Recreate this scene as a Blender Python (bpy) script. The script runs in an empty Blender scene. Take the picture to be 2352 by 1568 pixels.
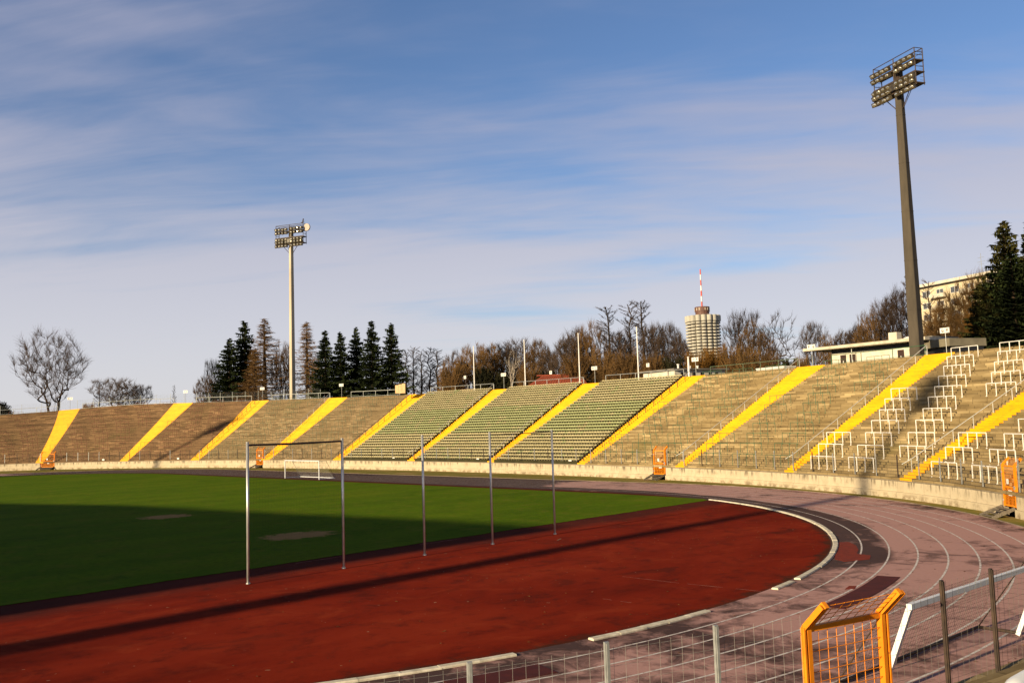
import bpy, math, random
from mathutils import Vector, Matrix
random.seed(11)
PI = math.pi
scene = bpy.context.scene
COL = scene.collection

# ------------------------------------------------------------------ helpers
def link(o, parent=None):
    COL.objects.link(o)
    if parent is not None:
        o.parent = parent
    return o

def tag(o, label=None, cat=None, group=None, kind=None):
    if label: o['label'] = label
    if cat: o['category'] = cat
    if group: o['group'] = group
    if kind: o['kind'] = kind
    return o

def empty(name, loc=(0, 0, 0), rz=0.0):
    o = bpy.data.objects.new(name, None)
    o.empty_display_size = 0.3
    o.location = loc
    o.rotation_euler = (0, 0, rz)
    return link(o)

class MB:
    def __init__(s):
        s.v = []; s.f = []; s.uv = []; s.mi = []; s.hasuv = False
    def quad(s, a, b, c, d, uv=None, m=0):
        n = len(s.v); s.v += [tuple(a), tuple(b), tuple(c), tuple(d)]
        s.f.append((n, n+1, n+2, n+3)); s.mi.append(m)
        if uv: s.hasuv = True
        s.uv.append(uv)
    def tri(s, a, b, c, m=0):
        n = len(s.v); s.v += [tuple(a), tuple(b), tuple(c)]
        s.f.append((n, n+1, n+2)); s.mi.append(m); s.uv.append(None)
    def poly(s, pts, m=0):
        n = len(s.v); s.v += [tuple(p) for p in pts]
        s.f.append(tuple(range(n, n+len(pts)))); s.mi.append(m); s.uv.append(None)
    def box(s, c, size, rz=0.0, m=0, rot=None):
        hx, hy, hz = size[0]/2, size[1]/2, size[2]/2
        R = rot if rot is not None else Matrix.Rotation(rz, 3, 'Z')
        c = Vector(c); n = len(s.v)
        for z in (-hz, hz):
            for (x, y) in ((-hx, -hy), (hx, -hy), (hx, hy), (-hx, hy)):
                s.v.append(tuple(c + R @ Vector((x, y, z))))
        for f in ((0,3,2,1),(4,5,6,7),(0,1,5,4),(1,2,6,5),(2,3,7,6),(3,0,4,7)):
            s.f.append(tuple(n+i for i in f)); s.mi.append(m); s.uv.append(None)
    def hexa(s, p, m=0):      # 8 points, bottom 4 then top 4
        n = len(s.v); s.v += [tuple(q) for q in p]
        for f in ((0,3,2,1),(4,5,6,7),(0,1,5,4),(1,2,6,5),(2,3,7,6),(3,0,4,7)):
            s.f.append(tuple(n+i for i in f)); s.mi.append(m); s.uv.append(None)
    def tube(s, pts, rad, seg=6, m=0, caps=True):
        pts = [Vector(p) for p in pts]
        if not isinstance(rad, (list, tuple)): rad = [rad]*len(pts)
        n0 = len(s.v); N = len(pts)
        prev = None
        for i, p in enumerate(pts):
            d = (pts[min(i+1, N-1)] - pts[max(i-1, 0)])
            if d.length < 1e-9: d = Vector((0, 0, 1))
            d.normalize()
            if prev is None:
                a = Vector((1, 0, 0)) if abs(d.x) < .8 else Vector((0, 1, 0))
                x = d.cross(a).normalized()
            else:
                x = (prev - d*prev.dot(d))
                if x.length < 1e-6:
                    x = d.cross(Vector((1, .3, .2)))
                x.normalize()
            prev = x; y = d.cross(x)
            for k in range(seg):
                t = 2*PI*k/seg
                s.v.append(tuple(p + (x*math.cos(t) + y*math.sin(t))*rad[i]))
        for i in range(N-1):
            for k in range(seg):
                a = n0+i*seg+k; b = n0+i*seg+(k+1) % seg
                s.f.append((a, b, b+seg, a+seg)); s.mi.append(m); s.uv.append(None)
        if caps and seg > 3:
            s.f.append(tuple(n0+k for k in reversed(range(seg)))); s.mi.append(m); s.uv.append(None)
            s.f.append(tuple(n0+(N-1)*seg+k for k in range(seg))); s.mi.append(m); s.uv.append(None)
    def mesh(s, name, mats, smooth=False):
        me = bpy.data.meshes.new(name)
        me.from_pydata(s.v, [], s.f)
        if not isinstance(mats, (list, tuple)): mats = [mats]
        for mt in mats: me.materials.append(mt)
        me.polygons.foreach_set('material_index', s.mi)
        if smooth:
            me.polygons.foreach_set('use_smooth', [True]*len(s.f))
        if s.hasuv:
            ul = me.uv_layers.new(name='UVMap')
            flat = []
            for f, uv in zip(s.f, s.uv):
                if uv:
                    for q in uv: flat += [q[0], q[1]]
                else:
                    flat += [0.0, 0.0]*len(f)
            ul.data.foreach_set('uv', flat)
        me.update()
        return me
    def build(s, name, mats, parent=None, smooth=False):
        return link(bpy.data.objects.new(name, s.mesh(name, mats, smooth)), parent)

def lathe(mb, prof, c, seg=24, m=0):
    cx, cy = c; n0 = len(mb.v)
    for (r, z) in prof:
        for k in range(seg):
            t = 2*PI*k/seg; mb.v.append((cx+r*math.cos(t), cy+r*math.sin(t), z))
    for i in range(len(prof)-1):
        for k in range(seg):
            a = n0+i*seg+k; b = n0+i*seg+(k+1) % seg
            mb.f.append((a, b, b+seg, a+seg)); mb.mi.append(m); mb.uv.append(None)

# ------------------------------------------------------------------ materials
def srgb(*c):
    return tuple(((x/12.92) if x <= .04045 else ((x+.055)/1.055)**2.4) for x in c) + (1,)

class NT:
    def __init__(s, name):
        s.m = bpy.data.materials.new(name); s.m.use_nodes = True
        s.t = s.m.node_tree; s.n = s.t.nodes
        s.b = s.n['Principled BSDF']
    def new(s, typ, **kw):
        x = s.n.new(typ)
        for k, v in kw.items(): setattr(x, k, v)
        return x
    def l(s, a, b): s.t.links.new(a, b)
    def math(s, op, a, b=None, c=None):
        x = s.new('ShaderNodeMath', operation=op)
        for i, q in enumerate((a, b, c)):
            if q is None: continue
            if isinstance(q, (int, float)): x.inputs[i].default_value = q
            else: s.l(q, x.inputs[i])
        return x.outputs[0]
    def mix(s, fac, a, b, mode='MIX'):
        x = s.new('ShaderNodeMix', data_type='RGBA', blend_type=mode)
        for sock, q in ((x.inputs[0], fac), (x.inputs[6], a), (x.inputs[7], b)):
            if isinstance(q, (int, float)): sock.default_value = q
            elif isinstance(q, tuple): sock.default_value = q if len(q) == 4 else q+(1,)
            else: s.l(q, sock)
        return x.outputs[2]
    def noise(s, vec, scale, detail=4, rough=.55, sc=(1, 1, 1), dist=0.0):
        mp = s.new('ShaderNodeMapping'); mp.inputs['Scale'].default_value = sc
        s.l(vec, mp.inputs[0])
        x = s.new('ShaderNodeTexNoise'); x.inputs['Scale'].default_value = scale
        x.inputs['Detail'].default_value = detail; x.inputs['Roughness'].default_value = rough
        x.inputs['Distortion'].default_value = dist
        s.l(mp.outputs[0], x.inputs['Vector'])
        return x.outputs[0]
    def ramp(s, f, stops):
        x = s.new('ShaderNodeValToRGB'); e = x.color_ramp.elements
        while len(e) < len(stops): e.new(.5)
        for q, (p, c) in zip(e, stops):
            q.position = p
            q.color = c if isinstance(c, tuple) and len(c) == 4 else ((c, c, c, 1) if not isinstance(c, tuple) else c+(1,))
        s.l(f, x.inputs[0]); return x.outputs[0]
    def sstep(s, f, a, b):
        x = s.new('ShaderNodeMapRange'); x.interpolation_type = 'SMOOTHSTEP'
        x.inputs[1].default_value = a; x.inputs[2].default_value = b
        s.l(f, x.inputs[0]); return x.outputs[0]
    def obj(s): return s.new('ShaderNodeTexCoord').outputs['Object']
    def uv(s): return s.new('ShaderNodeTexCoord').outputs['UV']
    def geo(s): return s.new('ShaderNodeNewGeometry').outputs['Position']
    def sep(s, v):
        x = s.new('ShaderNodeSeparateXYZ'); s.l(v, x.inputs[0]); return x.outputs
    def bump(s, h, strength=.3, dist=.02):
        x = s.new('ShaderNodeBump'); x.inputs['Strength'].default_value = strength
        x.inputs['Distance'].default_value = dist
        s.l(h, x.inputs['Height']); s.l(x.outputs[0], s.b.inputs['Normal'])
    def out(s, col, rough=.8, spec=.3, metal=0.0):
        if isinstance(col, tuple): s.b.inputs['Base Color'].default_value = col if len(col) == 4 else col+(1,)
        else: s.l(col, s.b.inputs['Base Color'])
        if isinstance(rough, (int, float)): s.b.inputs['Roughness'].default_value = rough
        else: s.l(rough, s.b.inputs['Roughness'])
        s.b.inputs['Specular IOR Level'].default_value = spec
        s.b.inputs['Metallic'].default_value = metal
        return s.m

def simple(name, c1, c2=None, scale=3.0, rough=.7, spec=.3, metal=0.0, sc=(1, 1, 1), lo=.35, hi=.65):
    t = NT(name)
    if c2 is None: c2 = tuple(x*.7 for x in c1[:3])
    f = t.noise(t.geo(), scale, 5, .6, sc)
    return t.out(t.ramp(f, [(lo, c1[:3]+(1,)), (hi, c2[:3]+(1,))]), rough, spec, metal)

M = {}
M['steel'] = simple('galvanized_steel', (.42, .43, .42), (.28, .29, .28), 6, .5, .4, .35)
M['pale_steel'] = simple('pale_painted_steel', (.55, .57, .53), (.38, .4, .37), 5, .55, .4)
M['dark_steel'] = simple('dark_brown_steel', (.07, .045, .03), (.035, .025, .02), 5, .6, .3)
M['white_paint'] = simple('white_paint', (.82, .8, .76), (.62, .6, .55), 4, .5, .4)
M['green_paint'] = simple('green_paint', (.055, .13, .06), (.035, .085, .045), 4, .55, .35)
M['sage_paint'] = simple('sage_paint', (.12, .16, .09), (.08, .1, .06), 4, .6, .3)
M['red_paint'] = simple('red_brown_paint', (.2, .07, .045), (.12, .045, .03), 4, .6, .3)
def m_orange():
    t = NT('orange_paint'); g = t.geo()
    c = t.ramp(t.noise(g, 2.5, 5, .6), [(.35, (.70, .20, .006)), (.65, (.84, .275, .008))])
    r = t.noise(g, 9.0, 7, .75)
    c = t.mix(t.math('MULTIPLY', t.sstep(r, .6, .68), .8), c, (.11, .035, .012))
    return t.out(c, .6, .3)
M['orange_paint'] = m_orange()
M['concrete_wall'] = None
M['wire_grey'] = simple('grey_wire', (.26, .25, .23), (.17, .16, .15), 4, .6, .3)
M['wire'] = simple('fence_wire', (.13, .12, .105), (.07, .065, .06), 4, .6, .3)
M['dark'] = simple('dark_opening', (.02, .018, .016), (.012, .012, .012), 3, .4, .4)
M['plank'] = simple('weathered_plank', (.2, .17, .13), (.11, .09, .07), 5, .8, .2, 0, (1, 6, 1))
M['alu'] = simple('aluminium_pole', (.62, .62, .6), (.46, .46, .45), 8, .35, .5, .55, (1, 1, .3))
M['white_tube'] = simple('white_goal_tube', (.78, .8, .82), (.68, .7, .72), 6, .35, .5)
M['net'] = simple('dark_netting', (.035, .035, .03), (.02, .02, .02), 6, .9, .1)
M['white_net'] = simple('pale_netting', (.5, .5, .46), (.4, .4, .38), 6, .9, .1)
M['mast'] = simple('mast_concrete', (.085, .07, .052), (.06, .05, .038), 1.2, .85, .2, 0, (1, 1, .25))
M['lamp_box'] = simple('lamp_housing', (.075, .058, .032), (.03, .024, .016), 2.5, .5, .5)
M['lamp_glass'] = simple('lamp_glass', (.9, .85, .7), (.6, .55, .42), 3.0, .18, .8, .9)
M['letter'] = simple('letter_black', (.02, .02, .02), (.03, .03, .03), 3, .6)
M['terracotta'] = simple('terracotta_roof', (.33, .075, .035), (.22, .05, .028), 2, .8)
M['cream'] = simple('cream_render', (.66, .56, .38), (.54, .45, .3), .5, .85, .2)
M['cream_white'] = simple('whitewashed_render', (.68, .64, .53), (.5, .46, .37), .8, .85, .2)
M['grey_roof'] = simple('roof_felt', (.2, .18, .155), (.13, .12, .1), 1, .9, .2)
M['fascia'] = simple('fascia_board', (.6, .54, .42), (.42, .37, .28), 1.5, .75, .2)
M['glass'] = simple('window_glass', (.09, .1, .11), (.05, .055, .06), 1, .1, .8)
M['hoarding'] = simple('chipboard_panel', (.62, .42, .22), (.5, .33, .17), 3, .8, .2)
M['edging'] = simple('edging_concrete', (.3, .25, .19), (.17, .13, .09), 1.5, .9, .1)
M['maroon'] = simple('maroon_rubber', (.095, .013, .008), (.06, .009, .006), 2, .8, .25)
M['red_patch'] = simple('red_rubber_patch', (.24, .03, .01), (.15, .022, .009), 3, .85, .2)
M['kerb_white'] = simple('white_kerb_concrete', (.78, .72, .58), (.5, .45, .35), 3.5, .8, .2)
M['line'] = None
M['tower_concrete'] = simple('tower_concrete', (.47, .45, .39), (.36, .34, .29), .15, .8, .2)
M['tower_brown'] = simple('tower_brown_cladding', (.15, .075, .055), (.09, .05, .04), .3, .6, .3)
M['antenna_red'] = simple('antenna_red', (.6, .08, .045), (.5, .06, .035), .5, .5)
M['disc'] = simple('drum_antenna', (.45, .38, .33), (.4, .34, .3), 2, .6)

def track_line():
    t = NT('worn_white_line')
    f = t.noise(t.geo(), 4.0, 6, .7)
    return t.out(t.ramp(f, [(.36, (.3, .22, .21)), (.5, (.66, .6, .56)), (.75, (.8, .76, .72))]), .8, .2)
M['line'] = track_line()
M['faint_line'] = simple('faded_line', (.42, .2, .14), (.24, .05, .03), 3, .9, .1)

def m_wall():
    t = NT('perimeter_concrete')
    uv = t.uv(); s = t.sep(uv)
    big = t.noise(uv, .5, 5, .6, (1, .6, 1))
    streak = t.noise(uv, 3.0, 5, .65, (1, .12, 1))
    c = t.ramp(big, [(.3, (.40, .335, .225)), (.55, (.49, .415, .29)), (.75, (.36, .30, .20))])
    topm = t.math('MULTIPLY', t.sstep(s[1], .55, 1.15), t.sstep(streak, .48, .62))
    c = t.mix(t.math('MULTIPLY', topm, .9), c, (.13, .105, .07))
    c = t.mix(t.math('MULTIPLY', t.sstep(t.noise(uv, .9, 6, .7, (1, 1.5, 1)), .54, .66), .4), c, (.25, .2, .13))
    base = t.math('MULTIPLY', t.sstep(s[1], .5, .05), t.sstep(t.noise(uv, 1.2, 5, .7, (1, 1, 1)), .44, .6))
    c = t.mix(t.math('MULTIPLY', base, .8), c, (.17, .12, .07))
    j = t.math('FRACT', t.math('DIVIDE', s[0], 3.1))
    jl = t.math('LESS_THAN', j, .012)
    c = t.mix(t.math('MULTIPLY', jl, .55), c, (.16, .13, .1))
    t.bump(t.noise(uv, 12, 4), .25, .02)
    return t.out(c, .88, .2)
M['concrete_wall'] = m_wall()

def m_terrace(name, c_mid, c_dark, c_light, moss):
    t = NT(name); uv = t.uv(); s = t.sep(uv)
    row = t.math('FLOOR', s[1])
    rn = t.new('ShaderNodeTexWhiteNoise', noise_dimensions='1D'); t.l(row, rn.inputs['W'])
    xs = t.math('ADD', t.math('DIVIDE', s[0], 1.25), t.math('MULTIPLY', rn.outputs['Value'], 7.0))
    cell = t.math('FLOOR', xs)
    cv = t.new('ShaderNodeCombineXYZ'); t.l(cell, cv.inputs[0]); t.l(row, cv.inputs[1])
    wn = t.new('ShaderNodeTexWhiteNoise', noise_dimensions='2D'); t.l(cv.outputs[0], wn.inputs['Vector'])
    big = t.noise(uv, .09, 5, .6, (1, .55, 1))
    mid = t.noise(uv, .55, 5, .65, (.5, 1.1, 1))
    c = t.ramp(mid, [(.3, c_dark), (.5, c_mid), (.72, c_light)])
    pale = t.math('MULTIPLY', t.sstep(wn.outputs['Value'], .6, .95), t.sstep(big, .42, .6))
    c = t.mix(t.math('MULTIPLY', pale, .6), c, tuple(min(1, x*1.55) for x in c_light[:3])+(1,))
    dk = t.math('MULTIPLY', t.sstep(wn.outputs['Value'], .32, .0), .38)
    c = t.mix(dk, c, tuple(x*.5 for x in c_dark[:3])+(1,))
    mo = t.sstep(t.noise(uv, .16, 4, .6, (1, .35, 1)), .52, .7)
    c = t.mix(t.math('MULTIPLY', mo, .55), c, moss)
    c = t.mix(t.math('MULTIPLY', t.sstep(rn.outputs['Value'], .45, 1.0), .3), c, tuple(x*1.25 for x in c_light[:3])+(1,))
    c = t.mix(t.math('MULTIPLY', t.sstep(rn.outputs['Value'], .4, .0), .3), c, tuple(x*.6 for x in c_dark[:3])+(1,))
    j = t.math('LESS_THAN', t.math('FRACT', xs), .035)
    c = t.mix(t.math('MULTIPLY', j, .6), c, tuple(x*.25 for x in c_dark[:3])+(1,))
    t.bump(t.noise(uv, 7, 3), .3, .02)
    return t.out(c, .9, .15)
M['terr_tan'] = m_terrace('terrace_tan', (.228, .164, .076), (.142, .1, .046), (.345, .262, .135), (.14, .116, .04))
M['terr_olive'] = m_terrace('terrace_olive', (.175, .125, .065), (.12, .088, .045), (.235, .17, .095), (.12, .105, .045))
M['terr_brown'] = m_terrace('terrace_brown', (.138, .084, .043), (.088, .054, .03), (.195, .12, .062), (.095, .07, .031))

def m_yellow():
    t = NT('yellow_step_paint'); g = t.geo()
    f = t.noise(g, .7, 5, .6); w = t.noise(g, 5.0, 5, .7)
    c = t.ramp(f, [(.3, (.76, .345, .001)), (.6, (.84, .43, .001)), (.8, (.78, .37, .001))])
    d_ = t.noise(g, 1.3, 6, .72, (1, 1, 6))
    c = t.mix(t.math('MULTIPLY', t.sstep(w, .58, .70), .6), c, (.30, .17, .06))
    c = t.mix(t.math('MULTIPLY', t.sstep(d_, .50, .66), .6), c, (.46, .21, .015))
    z_ = t.sep(g)[2]; zw = t.new('ShaderNodeTexWhiteNoise', noise_dimensions='1D'); t.l(t.math('FLOOR', t.math('MULTIPLY', z_, 5.0)), zw.inputs['W'])
    c = t.mix(t.math('MULTIPLY', zw.outputs['Value'], .3), c, (.5, .235, .002))
    return t.out(c, .65, .3)
M['yellow'] = m_yellow()

def m_track():
    t = NT('worn_running_track'); uv = t.uv(); s = t.sep(uv); g = t.geo(); sg = t.sep(g)
    a = t.noise(g, .16, 4, .55, (1, 1, 1), .4)
    b = t.noise(g, .75, 9, .72, (1, 1, 1), .7)
    c_ = t.noise(g, 6.0, 6, .7)
    f = t.math('ADD', t.math('MULTIPLY', a, .45), t.math('MULTIPLY', b, .55))
    rad = s[1]
    # the two inner lanes and the straight hold water and dirt
    inner = t.sstep(t.math('ADD', rad, t.math('MULTIPLY', t.math('SUBTRACT', b, .5), 2.6)), 39.3, 38.5)
    angm = t.math('MULTIPLY', inner, t.sstep(sg[1], 7.0, 14.0))
    nearin = t.math('MULTIPLY', t.sstep(rad, 39.4, 37.4), .05)
    straight = t.math('MULTIPLY', t.sstep(sg[0], -6.0, -14.0), t.sstep(sg[1], 20, 30))
    near = t.math('MULTIPLY', t.sstep(sg[1], 6.0, -8.0), .045)
    edge = t.math('MULTIPLY', t.sstep(rad, 44.9, 46.4), .06)
    k = t.math('ADD', t.math('ADD', t.math('ADD', t.math('MULTIPLY', angm, .16), nearin), t.math('MULTIPLY', straight, .3)), t.math('ADD', near, edge))
    f = t.math('ADD', f, k)
    pink = t.mix(c_, (.40, .215, .19), (.54, .325, .29))
    c = t.ramp(f, [(.525, 0.0), (.575, .5), (.645, 1.0)])
    col = t.mix(c, pink, t.mix(b, (.045, .024, .02), (.10, .056, .048)))
    rough = t.ramp(f, [(.5, .95), (.68, .75)])
    t.bump(c_, .2, .01)
    return t.out(col, rough, .1)
M['track'] = m_track()

def m_red():
    t = NT('red_rubber_apron'); g = t.geo(); s = t.sep(g)
    a = t.noise(g, .16, 6, .65, (1.3, .5, 1), .6); b = t.noise(g, .9, 8, .74, (1, .8, 1))
    c = t.ramp(a, [(.3, (.12, .0105, .0035)), (.5, (.20, .017, .005)), (.7, (.25, .026, .008))])
    c = t.mix(t.math('MULTIPLY', t.sstep(b, .48, .68), .6), c, (.075, .010, .005))
    sm = t.noise(g, .42, 6, .68, (1.0, .8, 1), .8)
    c = t.mix(t.math('MULTIPLY', t.sstep(sm, .54, .68), .5), c, (.06, .012, .007))
    c = t.mix(t.math('MULTIPLY', t.sstep(sm, .46, .34), .4), c, (.29, .04, .012))
    sp = t.noise(g, 3.2, 2, .5); c = t.mix(t.math('MULTIPLY', t.sstep(sp, .735, .75), .7), c, (.34, .2, .12))
    c = t.mix(t.math('MULTIPLY', t.sstep(s[0], 36.3, 35.6), .0), c, (.05, .02, .012))
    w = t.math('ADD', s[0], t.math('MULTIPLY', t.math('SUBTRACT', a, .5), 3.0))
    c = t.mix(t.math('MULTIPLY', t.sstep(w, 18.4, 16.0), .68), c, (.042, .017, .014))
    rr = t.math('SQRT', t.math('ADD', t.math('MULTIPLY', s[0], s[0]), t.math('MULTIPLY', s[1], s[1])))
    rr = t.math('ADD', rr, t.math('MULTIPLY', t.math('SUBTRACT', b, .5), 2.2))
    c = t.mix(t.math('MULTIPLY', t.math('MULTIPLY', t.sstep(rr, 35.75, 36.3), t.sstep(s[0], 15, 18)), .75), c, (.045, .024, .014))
    t.bump(t.noise(g, 20, 3), .15, .01)
    return t.out(c, 1.0, .03)
M['red'] = m_red()

def m_grass():
    t = NT('pitch_grass'); g = t.geo(); s = t.sep(g)
    a = t.noise(g, .12, 5, .6, (1, .6, 1)); b = t.noise(g, 2.5, 7, .75)
    c = t.ramp(a, [(.3, (.072, .135, .003)), (.5, (.094, .16, .004)), (.72, (.125, .172, .006))])
    c = t.mix(t.math('MULTIPLY', t.sstep(b, .42, .7), .5), c, (.034, .07, .004))
    st_ = t.math('SINE', t.math('MULTIPLY', s[0], 1.14))
    c = t.mix(t.math('MULTIPLY', t.sstep(st_, -.3, .3), .13), c, (.03, .06, .004))
    c = t.mix(t.math('MULTIPLY', t.sstep(t.noise(g, .6, 6, .78), .50, .66), .6), c, (.15, .15, .015))
    c = t.mix(t.math('MULTIPLY', t.sstep(t.noise(g, .33, 7, .75), .54, .68), .55), c, (.035, .075, .004))
    def patch(cx, cy, rx, ry):
        dx = t.math('DIVIDE', t.math('SUBTRACT', s[0], cx), rx)
        dy = t.math('DIVIDE', t.math('SUBTRACT', s[1], cy), ry)
        d = t.math('SQRT', t.math('ADD', t.math('MULTIPLY', dx, dx), t.math('MULTIPLY', dy, dy)))
        d = t.math('ADD', d, t.math('MULTIPLY', t.math('SUBTRACT', t.noise(g, 1.3, 6, .75), .5), 1.9))
        return t.sstep(d, 1.05, .7)
    for q in ((4.9, 3.0, 1.9, 2.5), (-15.4, 3.9, 1.8, 2.0)):
        c = t.mix(t.math('MULTIPLY', patch(*q), .85), c, (.46, .25, .10))
    return t.out(c, 1.0, .02)
M['grass'] = m_grass()

def m_verge():
    t = NT('verge_grass'); g = t.geo()
    a = t.noise(g, .35, 6, .7, (.5, 1, 1)); b = t.noise(g, 4, 5, .7)
    c = t.ramp(a, [(.34, (.42, .26, .12)), (.46, (.28, .22, .045)), (.6, (.17, .165, .018)), (.76, (.40, .26, .13))])
    c = t.mix(t.math('MULTIPLY', b, .5), c, (.08, .065, .016))
    return t.out(c, .95, .1)
M['verge'] = m_verge()
M['earth'] = simple('earth', (.09, .075, .035), (.05, .05, .02), .2, .95, .1)
M['seat_w'] = simple('pale_seat_plastic', (.43, .375, .205), (.29, .25, .13), 2.2, .55, .35)
M['seat_g'] = simple('faded_green_seat_plastic', (.33, .345, .165), (.235, .25, .11), 2.2, .55, .35)
M['seat_riser'] = simple('shade_dark_seat_terrace', (.05, .045, .02), (.028, .026, .012), 1.2, .9, .15)  # near-black base paints in the shade beneath the seat rows
M['bark'] = simple('bark_brown', (.055, .036, .024), (.03, .021, .015), 2, .95, .1)
M['bark_grey'] = simple('bark_grey', (.06, .045, .033), (.035, .027, .021), 2, .95, .1)
M['birch'] = simple('birch_bark', (.5, .44, .36), (.36, .3, .24), 2, .9, .1)
M['twig_grey'] = simple('twig_grey', (.075, .05, .035), (.045, .031, .023), .6, .95, .1)
M['twig_brown'] = simple('twig_brown', (.155, .085, .031), (.085, .05, .02), .35, .95, .1)
M['twig_rust'] = simple('twig_rust', (.19, .09, .018), (.10, .054, .014), .35, .95, .1)
M['needle'] = simple('spruce_needles', (.03, .042, .011), (.011, .018, .006), .45, .9, .15)
M['needle_olive'] = simple('olive_needles', (.06, .052, .012), (.02, .025, .007), .4, .9, .15)
M['larch_twig'] = simple('larch_twig', (.2, .115, .045), (.125, .072, .03), .5, .95, .1)
M['evergreen_dark'] = simple('dark_shrub_leaf', (.03, .026, .01), (.014, .015, .007), .5, .9, .1)

# ------------------------------------------------------------------ camera
CO = Vector((53.94945767, -27.38672447, 6.50729709))
CR = Vector((0.70642509, 0.70712424, -0.03064162))
CU = Vector((0.08321735, -0.03998744, 0.99572882))
CF = Vector((-0.7028787, 0.70595773, 0.08709313))
FPX = 2092.1766
cam = bpy.data.cameras.new('camera')
cam.sensor_width = 36.0; cam.lens = FPX/2352*36.0
cam.clip_start = 0.1; cam.clip_end = 9000
cam_o = bpy.data.objects.new('camera', cam); COL.objects.link(cam_o)
Rm = Matrix((CR, CU, -CF)).transposed().to_4x4(); Rm.translation = CO
cam_o.matrix_world = Rm
scene.camera = cam_o

def at(px, py, D):                 # survey helper: a sight line of the photograph at depth D metres -> point in the place
    d = CR*((px-1176)/FPX) - CU*((py-784)/FPX) + CF
    return CO + d*D
def atz(px, py, z):
    d = CR*((px-1176)/FPX) - CU*((py-784)/FPX) + CF
    return CO + d*((z-CO.z)/d.z)

# ------------------------------------------------------------------ stand survey: wall line, rim line
ctl = [(-141,-28),(-149,-14),(-151,0),(-149,14),(-142.5,25.5),(-130.5,36),(-116,43.2),(-102,48.2),(-84.6,52.0),(-66,54.0),(-47,54.6),(-32,54.2),(-15,52.8),(-0.4,50.7),(9,48.3)]
for a in range(69, -75, -8):
    ctl.append((48.2*math.cos(math.radians(a)), 48.2*math.sin(math.radians(a))))
def catmull(P, n=24):
    P = [Vector(p) for p in P]
    Q = [2*P[0]-P[1]] + P + [2*P[-1]-P[-2]]
    out = []
    for i in range(1, len(Q)-2):
        a, b, c, d = Q[i-1:i+3]
        for k in range(n):
            t = k/n
            out.append(.5*((2*b)+(c-a)*t+(2*a-5*b+4*c-d)*t*t+(3*b-a-3*c+d)*t**3))
    out.append(P[-1]); return out
PLN = catmull(ctl)
LEN = [0.0]
for i in range(1, len(PLN)): LEN.append(LEN[-1]+(PLN[i]-PLN[i-1]).length)
import bisect
def interp(x, xs, ys):
    if x <= xs[0]: return ys[0]
    if x >= xs[-1]: return ys[-1]
    i = bisect.bisect_right(xs, x)-1
    t = (x-xs[i])/(xs[i+1]-xs[i]); return ys[i]*(1-t)+ys[i+1]*t
def wpos(u):
    u = max(0, min(LEN[-1], u)); i = min(max(bisect.bisect_right(LEN, u)-1, 0), len(PLN)-2)
    t = (u-LEN[i])/(LEN[i+1]-LEN[i]); return PLN[i]*(1-t)+PLN[i+1]*t
def wnrm(u):
    d = (wpos(u+4)-wpos(u-4)).normalized(); return Vector((-d.y, d.x))
def run(u): return interp(u, [0,40,80,110,130,160,190,215,400], [20,20,20,22,23,23.5,21.5,20.5,20.5])
ZK = ([0,36,52,60,68,76,92,108,124,140,164,188,204,228,258,290,345],[11.5,11.4,11.05,11.6,12.2,12.5,12.3,12.15,11.95,11.83,11.79,11.65,11.72,11.85,11.85,7.3,7.3])
def ztop(u): return interp(u, *ZK)
Z0 = 1.3
def S(u, v, dz=0.0):
    q = wpos(u)+wnrm(u)*(run(u)*v)
    return Vector((q.x, q.y, Z0+(ztop(u)-Z0)*v+dz))
def off(u, d, z):
    q = wpos(u)+wnrm(u)*d; return Vector((q.x, q.y, z))
NR = 56
# stairs: (u bottom left, u bottom right, u top left, u top right)
ST = {2:(67.65,69.24,61.9,65.3),3:(86.58,88.46,82.13,86.29),4:(103.88,106.,98.88,102.59),5:(121.97,124.12,115.86,120.1),
      6:(140.29,142.48,133.92,138.04),7:(158.02,159.63,152.53,156.),8:(175.01,176.34,171.29,175.14),9:(191.6,192.92,189.97,193.66),
      10:(206.86,208.11,206.57,209.9),11:(221.96,223.2,219.9,223.0),12:(235.93,237.32,234.6,237.7)}
def stL(k, v): return ST[k][0]*(1-v)+ST[k][2]*v
def stR(k, v): return ST[k][1]*(1-v)+ST[k][3]*v

# ------------------------------------------------------------------ ground, track, pitch
def oval(R, n=64, x0=-84.4):
    pts = []
    for k in range(n+1):
        t = -PI/2+PI*k/n; pts.append((R*math.cos(t), R*math.sin(t)))
    for k in range(n+1):
        t = PI/2+PI*k/n; pts.append((x0+R*math.cos(t), R*math.sin(t)))
    return pts
def ring(mb, R1, R2, z, closed=True, nr=1):
    for j in range(nr):
        ra = R1+(R2-R1)*j/nr; rb = R1+(R2-R1)*(j+1)/nr
        A = oval(ra); B = oval(rb); n = len(A); d = 0.0
        for i in range(n):
            k = (i+1) % n
            L = math.hypot(B[k][0]-B[i][0], B[k][1]-B[i][1])
            mb.quad((*A[i], z), (*B[i], z), (*B[k], z), (*A[k], z), [(d, ra), (d, rb), (d+L, rb), (d+L, ra)])
            d += L
g = MB(); R_ = 6000
g.quad((-R_, -R_, -.35), (R_, -R_, -.35), (R_, R_, -.35), (-R_, R_, -.35))
tag(g.build('ground', M['earth']), kind='structure')
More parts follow.
